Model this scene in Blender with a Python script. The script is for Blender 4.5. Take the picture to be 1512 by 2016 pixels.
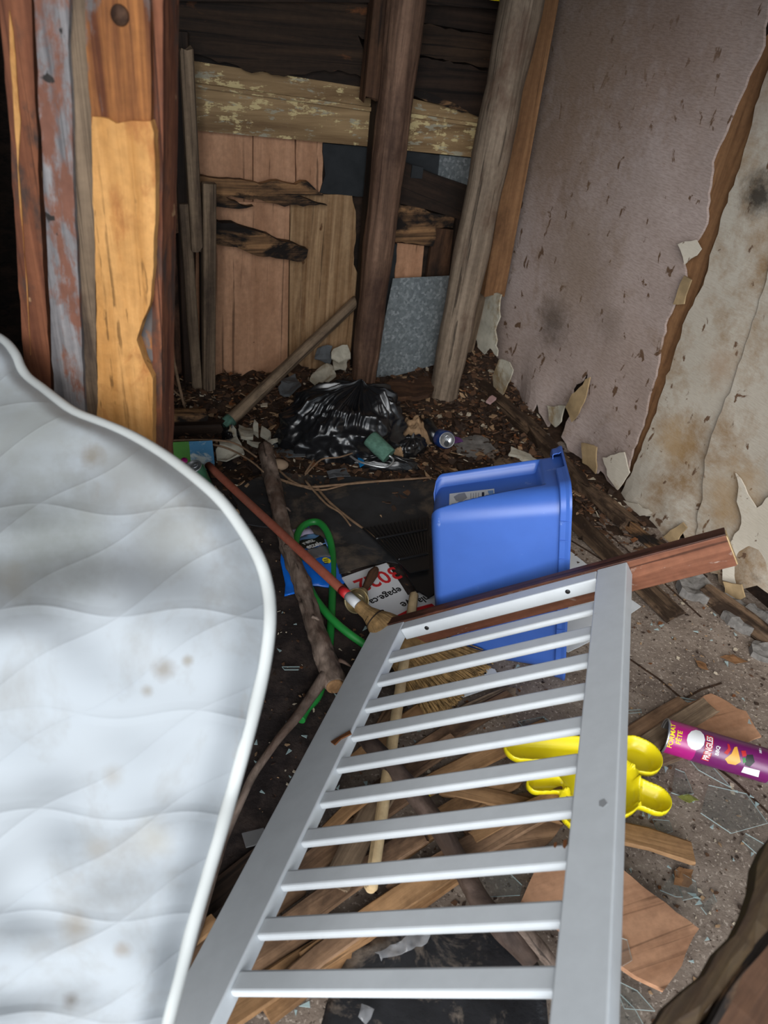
import bpy, bmesh, math, random
from mathutils import Vector, Matrix, noise, geometry
R = random.Random(7)
for o in list(bpy.data.objects): bpy.data.objects.remove(o)
SC = bpy.context.scene; COL = SC.collection
# ------------------------------------------------------------------ camera
F, CX, CY, H = 1450.0, 756.0, 1008.0, 1.38
UPc = -Vector((480-CX, 3000-CY, F)).normalized()
FWc = (Vector((0, 0, 1)) - UPc*UPc.z).normalized()
RTc = FWc.cross(UPc)
if RTc.x < 0: RTc = -RTc
ex, ey, ez = [Vector((RTc[i], FWc[i], UPc[i])) for i in range(3)]
cd = bpy.data.cameras.new('camera'); cam = bpy.data.objects.new('camera', cd); COL.objects.link(cam)
M = Matrix((( ex.x, -ey.x, -ez.x, 0), (ex.y, -ey.y, -ez.y, 0), (ex.z, -ey.z, -ez.z, H), (0, 0, 0, 1)))
cam.matrix_world = M
cd.sensor_fit = 'VERTICAL'; cd.sensor_height = 36; cd.sensor_width = 27; cd.lens = F/2016*36
cd.clip_start = .02; cd.dof.use_dof = True; cd.dof.focus_distance = 1.9; cd.dof.aperture_fstop = 5.0
SC.camera = cam
# ------------------------------------------------------------------ daylight
w = bpy.data.worlds.new('sky'); SC.world = w; w.use_nodes = True
bg = w.node_tree.nodes['Background']; bg.inputs[0].default_value = (.80, .90, 1.0, 1); bg.inputs[1].default_value = .75
def sun(az, el, ang, e, col):
    l = bpy.data.lights.new('daylight', 'SUN'); l.energy = e; l.angle = math.radians(ang); l.color = col
    o = bpy.data.objects.new('daylight', l); COL.objects.link(o)
    a, b = math.radians(az), math.radians(el)
    d = Vector((math.sin(a)*math.cos(b), math.cos(a)*math.cos(b), -math.sin(b)))
    o.rotation_euler = d.to_track_quat('-Z', 'Y').to_euler()
sun(12, 34, 50, 2.6, (1.0, .98, .95))
al = bpy.data.lights.new('open_sky', 'AREA'); al.shape = 'RECTANGLE'; al.size = 6; al.size_y = 3.4; al.energy = 260; al.color = (.88, .94, 1)
ao = bpy.data.objects.new('open_sky', al); COL.objects.link(ao); ao.location = (-.6, -4.6, 2.3)
ao.rotation_euler = (Vector((.3, 2.2, .75)) - Vector((-.6, -4.6, 2.3))).to_track_quat('-Z', 'Y').to_euler()
vs = SC.view_settings; vs.view_transform = 'Standard'; vs.look = 'None'; vs.gamma = 1; vs.use_curve_mapping = False; vs.exposure = 0.30
# ------------------------------------------------------------------ pixel -> place helpers
CAM = Vector((0, 0, H))
def ray(x, y):
    v = Vector((x-CX, y-CY, F))/F
    return Vector((v.dot(RTc), v.dot(FWc), v.dot(UPc)))
def P(x, y, z=0.0):
    r = ray(x, y); return CAM + r*((z-H)/r.z)
def VY(x, y, Y):
    r = ray(x, y); return CAM + r*(Y/r.y)
class Plane:
    def __init__(s, o, ex, ey): s.o, s.ex, s.ey = Vector(o), Vector(ex).normalized(), Vector(ey).normalized(); s.ez = s.ex.cross(s.ey)
    def hit(s, x, y, off=0.0):
        r = ray(x, y); o = s.o + s.ez*off; t = (o-CAM).dot(s.ez)/r.dot(s.ez); return CAM + r*t
    def loc(s, p): d = p - s.o; return Vector((d.dot(s.ex), d.dot(s.ey)))
    def shift(s, d): return Plane(s.o + s.ez*d, s.ex, s.ey)
A = math.radians(28.6); U = Vector((math.cos(A), math.sin(A), 0)); Z = Vector((0, 0, 1))
BL = P(400, 778); NB = U.cross(Z)
BACK = Plane(BL, U, Z)
RP = Vector((1.095, 1.768, 0)); SR = NB.copy(); NR = SR.cross(Z)
RIGHT = Plane(RP, SR, Z)
FLOOR = Plane((0, 0, 0), (1, 0, 0), (0, 1, 0))
def ground_h(x, y):
    p = Vector((x, y, 0)); b = max(0, (p-BL).dot(NB)); r = max(0, (p-RP).dot(NR))
    k = max(0, min(1, (y-1.95)/.5))
    h = .085*math.exp(-(b/.20)**2) + .05*math.exp(-(r/.16)**2)*max(0, min(1, (y-2.55)/.4))
    n = noise.fractal(Vector((x*9, y*9, 0)), 1, 2, 4)
    z = max(0, min(1, (y-1.85)/.35))
    return max(0, (h*(1+.35*n)) + z*.012*(n+.5))
def G(x, y, lift=0.0):
    r = ray(x, y); t = (0-H)/r.z; z = 0
    for _ in range(8):
        p = CAM + r*t; z = ground_h(p.x, p.y) + lift; t = .5*t + .5*(z-H)/r.z
    return CAM + r*t
# ------------------------------------------------------------------ materials
def nd(nt, t, **k):
    n = nt.nodes.new(t)
    for a, b in k.items():
        if a in n.inputs: n.inputs[a].default_value = b
        else: setattr(n, a, b)
    return n
def ramp(nt, src, stops):
    n = nt.nodes.new('ShaderNodeValToRGB'); el = n.color_ramp.elements
    while len(el) < len(stops): el.new(.5)
    for e, (p, c) in zip(el, stops): e.position = p; e.color = (*c, 1) if len(c) == 3 else c
    nt.links.new(src, n.inputs[0]); return n.outputs[0]
def base(name, rough=.6, spec=.4, coat=0):
    m = bpy.data.materials.new(name); m.use_nodes = True; nt = m.node_tree; b = nt.nodes['Principled BSDF']
    b.inputs['Roughness'].default_value = rough; b.inputs['Specular IOR Level'].default_value = spec; b.inputs['Coat Weight'].default_value = coat
    return m, nt, b
def coords(nt, sc=(1, 1, 1), obj=True, rnd=True):
    tc = nt.nodes.new('ShaderNodeTexCoord'); mp = nt.nodes.new('ShaderNodeMapping'); mp.inputs['Scale'].default_value = sc
    src = tc.outputs['Object' if obj else 'UV']
    if rnd:
        oi = nt.nodes.new('ShaderNodeObjectInfo'); mu = nd(nt, 'ShaderNodeVectorMath', operation='MULTIPLY_ADD')
        mu.inputs[1].default_value = (7, 3, 5); nt.links.new(oi.outputs['Random'], mu.inputs[0]); nt.links.new(src, mu.inputs[2]); src = mu.outputs[0]
    nt.links.new(src, mp.inputs[0]); return mp.outputs[0]
def nz(nt, vec, scale, detail=6, rough=.6, dist=0):
    n = nd(nt, 'ShaderNodeTexNoise'); n.inputs['Scale'].default_value = scale; n.inputs['Detail'].default_value = detail
    n.inputs['Roughness'].default_value = rough; n.inputs['Distortion'].default_value = dist
    nt.links.new(vec, n.inputs['Vector']); return n.outputs[0]
def mixc(nt, fac, a, b, mode='MIX'):
    n = nt.nodes.new('ShaderNodeMix'); n.data_type = 'RGBA'; n.blend_type = mode
    for i, v in ((0, fac), (6, a), (7, b)):
        if hasattr(v, 'links') or hasattr(v, 'is_linked'): nt.links.new(v, n.inputs[i])
        elif i == 0: n.inputs[0].default_value = v
        else: n.inputs[i].default_value = (*v, 1)
    return n.outputs[2]
def bump(nt, b, h, st=.4, d=.004):
    n = nt.nodes.new('ShaderNodeBump'); n.inputs['Strength'].default_value = st; n.inputs['Distance'].default_value = d
    nt.links.new(h, n.inputs['Height']); nt.links.new(n.outputs[0], b.inputs['Normal'])
def wood(name, dark, light, stain=None, stain_at=.58, grain=28, rough=.75, bst=.5, patch=3.0, soft=.1, along=1.6, spots=None):
    m, nt, b = base(name, rough, .25)
    v = coords(nt, (along, grain, grain)); g = nz(nt, v, 1, 8, .65, .6)
    c = ramp(nt, g, [(.34, dark), (.5, tuple((x+y)/2 for x, y in zip(dark, light))), (.64, light)])
    cr = nz(nt, coords(nt, (along*.8, grain*2.6, grain*2.6)), 1, 4, .6, .8); c = mixc(nt, ramp(nt, cr, [(.60, (0, 0, 0)), (.66, (.75, .75, .75))]), c, tuple(q*.28 for q in dark))
    v2 = coords(nt, (1, 2.2, 2.2)); p = nz(nt, v2, patch, 6, .65, .3)
    if stain:
        f = ramp(nt, p, [(stain_at-soft, (0, 0, 0)), (stain_at+soft, (1, 1, 1))]); c = mixc(nt, f, c, stain)
    if spots:
        v3 = coords(nt, (1, 1, 1)); s = nz(nt, v3, spots[0], 3, .5); f = ramp(nt, s, [(spots[1], (0, 0, 0)), (spots[1]+.03, (1, 1, 1))]); c = mixc(nt, f, c, spots[2])
    f2 = nz(nt, coords(nt, (1, 1, 1)), 60, 3); c = mixc(nt, .35, c, ramp(nt, f2, [(.3, (.4, .4, .4)), (.7, (1, 1, 1))]), 'MULTIPLY')
    nt.links.new(c, b.inputs['Base Color']); bump(nt, b, g, bst, .004); return m
def plain(name, col, rough=.5, spec=.5, var=.0, sc=20, bst=0, metal=0, dirt=None, dirt_at=.6, coat=0, dsc=4):
    m, nt, b = base(name, rough, spec, coat); b.inputs['Metallic'].default_value = metal; c = None
    v = coords(nt); n = nz(nt, v, sc, 6, .6)
    k = 1-var
    c = ramp(nt, n, [(.3, tuple(x*k for x in col)), (.7, tuple(min(1, x*(1+var*.5)) for x in col))])
    if dirt:
        d = nz(nt, v, dsc, 8, .7, .4); f = ramp(nt, d, [(dirt_at-.04, (0, 0, 0)), (dirt_at+.06, (1, 1, 1))]); c = mixc(nt, f, c, dirt)
    nt.links.new(c, b.inputs['Base Color'])
    if bst: bump(nt, b, n, bst, .004)
    return m
def glassy(name, col, rough=.05, alpha=.45):
    m, nt, b = base(name, rough, .6); b.inputs['Base Color'].default_value = (*col, 1); b.inputs['Alpha'].default_value = alpha
    return m
W = {}
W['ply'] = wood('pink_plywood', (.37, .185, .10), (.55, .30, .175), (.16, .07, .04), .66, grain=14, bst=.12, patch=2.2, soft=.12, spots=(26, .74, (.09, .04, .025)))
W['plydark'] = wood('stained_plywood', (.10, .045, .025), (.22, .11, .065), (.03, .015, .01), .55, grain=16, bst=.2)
W['pine'] = wood('grained_pine', (.22, .115, .05), (.46, .29, .155), (.12, .06, .03), .64, grain=46, bst=.6, spots=(14, .73, (.13, .06, .025)))
W['weather'] = wood('weathered_wood', (.085, .055, .035), (.30, .21, .135), (.04, .025, .018), .6, grain=40, bst=.8)
W['greypole'] = wood('grey_pole_wood', (.10, .07, .048), (.30, .225, .16), (.10, .05, .03), .62, grain=36, bst=.8)
W['redpole'] = wood('reddish_pole_wood', (.075, .04, .025), (.27, .155, .10), (.06, .03, .02), .58, grain=36, bst=.8)
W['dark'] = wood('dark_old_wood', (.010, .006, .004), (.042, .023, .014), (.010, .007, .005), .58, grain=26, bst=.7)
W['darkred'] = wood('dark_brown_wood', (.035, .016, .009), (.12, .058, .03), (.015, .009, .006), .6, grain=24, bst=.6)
W['rot'] = wood('rotten_wood', (.035, .018, .01), (.36, .19, .085), (.012, .008, .006), .50, grain=42, bst=1.0, patch=5, soft=.05)
W['rotdark'] = wood('dark_rotten_wood', (.010, .006, .004), (.055, .030, .016), (.17, .06, .02), .66, grain=30, bst=1.0, patch=5, soft=.05)
W['batten'] = wood('orange_batten', (.15, .07, .03), (.30, .155, .07), (.10, .045, .02), .6, grain=30, bst=.4)
W['strip'] = wood('plank_strip', (.12, .065, .035), (.40, .24, .14), (.07, .04, .025), .54, grain=24, bst=.6, patch=4)
W['strip2'] = wood('orange_plank_strip', (.17, .085, .035), (.44, .25, .12), (.09, .045, .02), .60, grain=24, bst=.6, patch=4)
W['rail'] = wood('red_brown_rail', (.13, .045, .025), (.27, .11, .062), (.36, .25, .20), .63, grain=30, bst=.25, patch=16, soft=.02, rough=.5)
W['railtop'] = wood('dark_rail_edge', (.035, .014, .010), (.10, .042, .028), (.16, .06, .04), .64, grain=30, bst=.3, patch=8, rough=.45)
W['dowel'] = wood('pale_dowel', (.52, .36, .19), (.66, .50, .29), (.40, .26, .13), .66, grain=30, bst=.1)
W['cut'] = wood('fresh_cut_wood', (.48, .22, .06), (.66, .34, .115), (.42, .17, .05), .58, grain=34, bst=.8, patch=7, soft=.05, spots=(24, .72, (.30, .12, .04)))
W['stained'] = wood('stained_post', (.10, .03, .012), (.48, .19, .055), (.13, .115, .11), .56, grain=52, bst=1.0, patch=9, soft=.04, spots=(30, .68, (.05, .02, .012)))
W['redboard'] = wood('red_brown_board', (.085, .026, .014), (.26, .095, .045), (.07, .04, .03), .58, grain=44, bst=.7, patch=7, soft=.05, spots=(30, .70, (.35, .20, .10)))
W['greyboard'] = wood('grey_painted_board', (.10, .092, .095), (.31, .285, .28), (.20, .085, .055), .54, grain=46, bst=.8, patch=7, soft=.04, spots=(40, .70, (.03, .025, .022)))
W['mossy'] = wood('mossy_timber', (.014, .011, .006), (.068, .042, .018), (.026, .013, .008), .48, grain=30, bst=.7, patch=5)
W['bark'] = wood('bark', (.045, .029, .021), (.33, .245, .195), (.12, .07, .05), .58, grain=20, bst=1.0, along=9, patch=8)
W['darkbark'] = wood('dark_bark', (.035, .022, .017), (.13, .088, .07), (.05, .03, .02), .6, grain=14, bst=1.0, along=8, patch=8)
W['redhandle'] = wood('red_painted_handle', (.30, .07, .042), (.44, .13, .08), (.30, .12, .08), .6, grain=18, bst=.15)
def m_paint():
    m, nt, b = base('peeling_cream_paint', .7, .3)
    v = coords(nt, (1.2, 22, 22)); g = nz(nt, v, 1, 8, .65, .4)
    c = ramp(nt, g, [(.34, (.14, .08, .035)), (.66, (.36, .235, .115))])
    v2 = coords(nt, (2.2, 9, 9), rnd=False); p = nz(nt, v2, 2.6, 9, .78, .2); v3 = coords(nt, (30, 3, 3)); q = nz(nt, v3, 1, 3)
    add = nd(nt, 'ShaderNodeMath', operation='MULTIPLY_ADD'); nt.links.new(q, add.inputs[0]); add.inputs[1].default_value = .28; nt.links.new(p, add.inputs[2])
    f = ramp(nt, add.outputs[0], [(.69, (0, 0, 0)), (.71, (1, 1, 1))]); c = mixc(nt, f, c, (.56, .44, .22))
    p2 = nz(nt, v2, 4.1, 7, .7, .1); f = ramp(nt, p2, [(.57, (0, 0, 0)), (.60, (.8, .8, .8))]); c = mixc(nt, f, c, (.33, .31, .23))
    nt.links.new(c, b.inputs['Base Color']); bump(nt, b, add.outputs[0], .5, .004); return m
W['paint'] = m_paint()
def m_wallpaper(name, c1, c2, dirt, da, weave, stains=()):
    m, nt, b = base(name, .85, .15)
    gp = nt.nodes.new('ShaderNodeNewGeometry').outputs['Position']
    v = coords(nt, (1, 1, 1), rnd=False); n = nz(nt, v, 1.6, 8, .65, .3)
    c = ramp(nt, n, [(.35, c1), (.65, c2)])
    d = nz(nt, v, 3.0, 9, .75, .2); f = ramp(nt, d, [(da-.06, (0, 0, 0)), (da+.12, (1, 1, 1))]); c = mixc(nt, f, c, dirt)
    sp = nz(nt, coords(nt, (1, .6, 1), rnd=False), 24, 4, .55, .5); f = ramp(nt, sp, [(.635, (0, 0, 0)), (.67, (1, 1, 1))]); c = mixc(nt, f, c, (.13, .075, .045))
    for (sx_, sy_, sr, scol, sk) in stains:
        p = RIGHT.hit(sx_, sy_, 0); d_ = nd(nt, 'ShaderNodeVectorMath', operation='DISTANCE'); nt.links.new(gp, d_.inputs[0]); d_.inputs[1].default_value = p
        q_ = nd(nt, 'ShaderNodeMath', operation='MULTIPLY_ADD'); nt.links.new(nz(nt, gp, 22, 7, .75), q_.inputs[0]); q_.inputs[1].default_value = -sr*1.6; nt.links.new(d_.outputs['Value'], q_.inputs[2])
        q2 = nd(nt, 'ShaderNodeMath', operation='MULTIPLY_ADD'); nt.links.new(q_.outputs[0], q2.inputs[0]); q2.inputs[1].default_value = 1/sr; q2.inputs[2].default_value = .8
        c = mixc(nt, ramp(nt, q2.outputs[0], [(.2, (sk, sk, sk)), (.95, (0, 0, 0))]), c, scol)
    wv = nz(nt, coords(nt, (45, 230, 45), rnd=False), 1, 3, .6); c = mixc(nt, weave*.7, c, ramp(nt, wv, [(.35, (.55, .52, .5)), (.6, (1, 1, 1))]), 'MULTIPLY')
    nt.links.new(c, b.inputs['Base Color']); bump(nt, b, wv, .3, .003); return m
W['paperA'] = m_wallpaper('pinkish_fibre_board', (.33, .25, .21), (.46, .37, .335), (.24, .16, .105), .60, .7, [(1090, 630, .13, (.11, .085, .07), .8), (1200, 640, .10, (.2, .15, .12), .5), (1140, 520, .3, (.27, .19, .13), .5), (1150, 100, .5, (.27, .185, .13), .75), (1330, 60, .4, (.30, .20, .15), .6), (1080, 300, .3, (.25, .17, .12), .7)])
W['paperB'] = m_wallpaper('cream_peeling_paper', (.39, .34, .275), (.51, .46, .385), (.27, .175, .095), .52, .25, [(1500, 1130, .04, (.02, .018, .015), .95), (1330, 870, .10, (.34, .21, .09), .7), (1450, 980, .16, (.36, .23, .11), .6), (1420, 720, .08, (.33, .22, .14), .5), (1500, 380, .08, (.03, .025, .02), .9), (1440, 150, .25, (.22, .15, .11), .7)])
W['paperC'] = m_wallpaper('torn_cream_paper', (.50, .44, .35), (.62, .56, .47), (.36, .24, .13), .60, .2)
W['paperback'] = plain('paper_backing', (.40, .28, .15), .85, .2, .4, 12, .3)
W['floor'] = None
def m_floor():
    m, nt, b = base('gritty_floor', .85, .25)
    v = coords(nt, (1, 1, 1), rnd=False); n = nz(nt, v, 5, 10, .75)
    c = ramp(nt, n, [(.32, (.085, .062, .050)), (.5, (.205, .158, .125)), (.68, (.32, .26, .21))])
    s = nz(nt, v, 120, 3, .6); f = ramp(nt, s, [(.58, (0, 0, 0)), (.64, (1, 1, 1))]); c = mixc(nt, f, c, (.42, .35, .29))
    s2 = nz(nt, v, 90, 3, .6); f = ramp(nt, s2, [(.33, (1, 1, 1)), (.40, (0, 0, 0))]); c = mixc(nt, f, c, (.07, .048, .036))
    # damp dark covering in the left and middle of the floor: a stain with its own edge
    tc = nt.nodes.new('ShaderNodeTexCoord'); sx = nt.nodes.new('ShaderNodeSeparateXYZ'); nt.links.new(tc.outputs['Object'], sx.inputs[0])
    def circ(cx, cy, rx, ry):
        a = nd(nt, 'ShaderNodeVectorMath', operation='SUBTRACT'); nt.links.new(tc.outputs['Object'], a.inputs[0]); a.inputs[1].default_value = (cx, cy, 0)
        d = nd(nt, 'ShaderNodeVectorMath', operation='DIVIDE'); nt.links.new(a.outputs[0], d.inputs[0]); d.inputs[1].default_value = (rx, ry, 1)
        l = nd(nt, 'ShaderNodeVectorMath', operation='LENGTH'); nt.links.new(d.outputs[0], l.inputs[0]); return l.outputs['Value']
    mn = None
    for q in ((-.22, 1.62, .55, .55), (-.4, 1.1, .42, .55), (-.6, 2.3, .8, .9)):
        x = circ(*q)
        if mn is None: mn = x
        else:
            k = nd(nt, 'ShaderNodeMath', operation='MINIMUM'); nt.links.new(mn, k.inputs[0]); nt.links.new(x, k.inputs[1]); mn = k.outputs[0]
    k = nd(nt, 'ShaderNodeMath', operation='MULTIPLY_ADD'); nt.links.new(nz(nt, v, 6, 6, .6), k.inputs[0]); k.inputs[1].default_value = .6; nt.links.new(mn, k.inputs[2])
    f = ramp(nt, k.outputs[0], [(1.0/1.3*.96, (1, 1, 1)), (1.0/1.3*1.12, (0, 0, 0))])
    # (ramp input is clamped to 0..1, scale first)
    sc = nd(nt, 'ShaderNodeMath', operation='MULTIPLY'); nt.links.new(k.outputs[0], sc.inputs[0]); sc.inputs[1].default_value = 1/1.3*.62
    f = ramp(nt, sc.outputs[0], [(.56, (1, 1, 1)), (.68, (0, 0, 0))])
    c = mixc(nt, f, c, mixc(nt, ramp(nt, nz(nt, v, 14, 8, .7), [(.45, (0, 0, 0)), (.75, (1, 1, 1))]), (.022, .016, .015), (.085, .060, .050)))
    nt.links.new(c, b.inputs['Base Color']); bump(nt, b, nz(nt, v, 45, 8, .7), .6, .006); return m
W['floor'] = m_floor()
W['soil'] = plain('rotted_soil', (.050, .028, .017), .9, .2, .7, 40, .9)
W['chip'] = [plain('chip_%s' % k, c, .85, .2, .4, 30) for k, c in (('brown', (.115, .060, .034)), ('tan', (.36, .23, .13)), ('dark', (.045, .028, .02)), ('pale', (.52, .44, .33)), ('rust', (.17, .065, .025)))]
W['white'] = plain('white_paint', (.57, .60, .625), .38, .45, .05, 30, .02, dirt=(.40, .36, .32), dirt_at=.74, dsc=7)
W['blue'] = plain('blue_plastic', (.050, .130, .46), .38, .5, .06, 14, .0, dirt=(.26, .35, .62), dirt_at=.69, dsc=16)
W['yellow'] = plain('yellow_plastic', (.90, .74, .012), .28, .5, .03, 14, 0, dirt=(.42, .34, .05), dirt_at=.69, dsc=22)
W['black'] = plain('black_plastic', (.008, .008, .009), .35, .5)
W['bagblack'] = plain('black_bag_film', (.010, .010, .011), .27, .6, .2, 10, 0)
W['felt'] = plain('black_felt', (.030, .030, .032), .6, .4, .4, 14, .3, dirt=(.10, .078, .060), dirt_at=.56)
W['wallfelt'] = plain('black_roofing_felt', (.022, .024, .026), .8, .3, .3, 20, .3)
W['plasticsheet'] = plain('creased_black_plastic', (.018, .018, .020), .32, .6, .4, 18, .9, dirt=(.13, .105, .085), dirt_at=.57, dsc=11)
def m_zinc():
    m, nt, b = base('galvanised_zinc', .5, .5); b.inputs['Metallic'].default_value = .35
    v = coords(nt, (1, 1, 1)); n = nd(nt, 'ShaderNodeTexVoronoi'); n.inputs['Scale'].default_value = 110; nt.links.new(v, n.inputs['Vector'])
    c = ramp(nt, n.outputs['Color'], [(.2, (.12, .135, .14)), (.6, (.16, .18, .185)), (.95, (.27, .29, .295))]); nt.links.new(c, b.inputs['Base Color']); return m
W['zinc'] = m_zinc()
W['green'] = plain('green_hose_rubber', (.015, .21, .035), .45, .5, .15, 20)
W['sill'] = wood('rotten_sill_wood', (.030, .018, .011), (.20, .125, .075), (.035, .02, .012), .50, grain=34, bst=1.0, patch=7, soft=.05)
W['bristle'] = plain('golden_brown_bristle', (.30, .18, .07), .8, .3, .7, 60)
W['straw'] = plain('straw', (.24, .145, .06), .8, .3, .5, 50)
W['twig'] = plain('dry_twig', (.24, .15, .09), .85, .3, .4, 40)
W['signwhite'] = plain('white_sign_board', (.62, .63, .65), .45, .5, .05, 20, 0, dirt=(.30, .27, .25), dirt_at=.70, dsc=30)
W['paper'] = plain('white_card', (.62, .64, .66), .7, .3, .08, 10, 0, dirt=(.45, .42, .38), dirt_at=.7)
W['red'] = plain('red_ink', (.50, .018, .022), .5)
W['ink'] = plain('black_ink', (.012, .012, .013), .5)
W['inkwhite'] = plain('white_ink', (.75, .75, .75), .5)
W['inkyellow'] = plain('yellow_ink', (.85, .72, .02), .5)
W['inkgrey'] = plain('grey_ink', (.28, .29, .30), .4)
W['bagblue'] = plain('blue_snack_film', (.010, .15, .68), .25, .6, .1, 10)
W['bagpink'] = plain('pinkish_snack_film', (.42, .37, .50), .3, .6, .2, 10)
W['bagsky'] = plain('light_blue_snack_film', (.16, .32, .62), .3, .6, .2, 10)
W['window'] = plain('clear_bag_window', (.14, .145, .155), .15, .7, .3, 10)
W['magenta'] = plain('magenta_print', (.42, .012, .19), .28, .6)
W['purple'] = plain('purple_print', (.155, .012, .11), .28, .6)
W['chrome'] = plain('tin', (.55, .56, .57), .3, .6, .1, 20, metal=.8)
W['canin'] = plain('card_interior', (.07, .06, .055), .6)
W['chipyellow'] = plain('crisp_print', (.72, .36, .05), .4)
W['brass'] = plain('tarnished_brass', (.42, .34, .19), .35, .6, .3, 20, metal=.7)
W['roller'] = plain('green_roller_nap', (.10, .20, .15), .95, .1, .4, 60, .8, dirt=(.06, .11, .08), dirt_at=.55)
W['concrete'] = plain('broken_concrete', (.20, .185, .17), .9, .2, .5, 30, 1.0)
W['glass'] = glassy('shard_glass', (.17, .20, .19), .03, .13)
W['glassedge'] = glassy('shard_edge', (.42, .54, .54), .1, .6)  # paler edge colour paints in the highlight along broken glass
W['film'] = glassy('clear_film', (.35, .35, .36), .06, .35)
W['drywall'] = plain('crumbling_plaster', (.50, .46, .37), .9, .2, .35, 14, .5, dirt=(.28, .20, .11), dirt_at=.55)
W['leaf'] = plain('dead_leaf', (.22, .11, .05), .8, .2, .4, 20)
W['mossleaf'] = plain('yellow_green_leaf', (.20, .21, .05), .7, .2, .3, 20)
W['scrapgrey'] = plain('grey_scrap', (.10, .105, .11), .8, .3, .3, 20, .3)  # the scraps' own dark grey, felt and plastic
W['stone'] = plain('tan_stone', (.40, .28, .19), .8, .2, .2, 20, .3)
W['pinkscrap'] = plain('pink_insulation', (.55, .36, .34), .9, .1, .2, 20, .3)
W['purplescrap'] = plain('purple_wrapper', (.14, .04, .20), .4)
W['brightblue'] = plain('bright_blue_wrapper', (.01, .25, .62), .3)
W['canblue'] = plain('blue_can_print', (.012, .05, .22), .3, .6, .2)
W['cangreen'] = plain('green_can_print', (.03, .14, .07), .3, .6, .3, 10)
W['cartongreen'] = plain('green_carton_print', (.13, .36, .08), .35, .5, .3, 5, dirt=(.50, .60, .60), dirt_at=.62, dsc=8)
W['cartonblue'] = plain('blue_carton_print', (.10, .30, .52), .35, .5, .2, 5, dirt=(.6, .65, .62), dirt_at=.52, dsc=14)
def m_mattress():
    m, nt, b = base('white_quilted_fabric', .7, .2); b.inputs['Sheen Weight'].default_value = .1
    v = coords(nt, (1, 1, 1), obj=False, rnd=False)
    d = nz(nt, v, 3.4, 9, .7, .5); f = ramp(nt, d, [(.50, (0, 0, 0)), (.74, (1, 1, 1))]); c = mixc(nt, f, (.335, .358, .38), (.25, .245, .232))
    d2 = nz(nt, coords(nt, (3, 1.4, 1), obj=False, rnd=False), 2.3, 6, .6); f2 = ramp(nt, d2, [(.64, (0, 0, 0)), (.72, (1, 1, 1))]); c = mixc(nt, mixc(nt, f2, (0, 0, 0), (.45, .45, .45)), c, (.28, .24, .19))
    sx = nt.nodes.new('ShaderNodeSeparateXYZ'); tc = nt.nodes.new('ShaderNodeTexCoord'); nt.links.new(tc.outputs['UV'], sx.inputs[0])
    # grey on the folded top: shade painted in with real staining; dirt smudges below
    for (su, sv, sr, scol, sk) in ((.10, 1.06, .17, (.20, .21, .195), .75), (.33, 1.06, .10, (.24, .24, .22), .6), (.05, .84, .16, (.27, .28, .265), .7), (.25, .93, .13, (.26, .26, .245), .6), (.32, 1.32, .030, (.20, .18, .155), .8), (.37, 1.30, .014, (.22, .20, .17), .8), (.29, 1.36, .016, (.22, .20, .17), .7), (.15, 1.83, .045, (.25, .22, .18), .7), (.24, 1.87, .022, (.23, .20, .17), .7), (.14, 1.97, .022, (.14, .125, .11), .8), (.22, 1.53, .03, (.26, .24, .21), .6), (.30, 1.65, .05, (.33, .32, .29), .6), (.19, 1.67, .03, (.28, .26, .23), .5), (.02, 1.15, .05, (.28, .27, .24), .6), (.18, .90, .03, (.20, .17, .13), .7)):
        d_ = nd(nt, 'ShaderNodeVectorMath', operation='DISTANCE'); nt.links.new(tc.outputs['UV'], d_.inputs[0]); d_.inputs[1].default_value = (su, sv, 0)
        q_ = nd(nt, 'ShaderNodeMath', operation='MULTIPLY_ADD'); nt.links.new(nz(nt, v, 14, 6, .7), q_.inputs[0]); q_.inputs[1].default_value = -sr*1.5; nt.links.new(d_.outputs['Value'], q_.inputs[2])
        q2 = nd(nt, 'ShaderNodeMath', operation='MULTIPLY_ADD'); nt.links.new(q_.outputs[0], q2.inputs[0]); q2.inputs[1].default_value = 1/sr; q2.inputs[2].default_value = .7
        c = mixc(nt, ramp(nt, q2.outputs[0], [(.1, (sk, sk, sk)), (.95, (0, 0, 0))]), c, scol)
    # two families of wavy stitch lines
    def mth(op, a, b_=0.0, c_=0.0):
        n = nd(nt, 'ShaderNodeMath', operation=op)
        for i, q in enumerate((a, b_, c_)):
            if isinstance(q, (int, float)): n.inputs[i].default_value = q
            else: nt.links.new(q, n.inputs[i])
        return n.outputs[0]
    wob = mth('MULTIPLY', mth('SINE', mth('MULTIPLY', sx.outputs[0], 21.0)), .010)
    def lines(kx, ky, per):
        t = mth('ADD', mth('MULTIPLY', sx.outputs[0], kx), mth('MULTIPLY', mth('ADD', sx.outputs[1], wob), ky))
        q = mth('PINGPONG', t, per); return q
    l1 = mth('MULTIPLY', lines(.62, 1, .075), 38); l2 = mth('MULTIPLY', lines(-.02, 1, .10), 60)
    h = mth('MULTIPLY', mth('POWER', mth('MINIMUM', l1, 1), .35), mth('POWER', mth('MINIMUM', l2, 1), .35))
    nt.links.new(c, b.inputs['Base Color']); bump(nt, b, h, .28, .007); return m
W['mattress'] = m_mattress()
W['piping'] = plain('white_piping', (.44, .455, .445), .6, .3, .06, 10, 0, dirt=(.42, .38, .31), dirt_at=.66, dsc=9)
W['mattside'] = plain('mattress_side', (.58, .57, .52), .7, .2, .2, 10)
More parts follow.
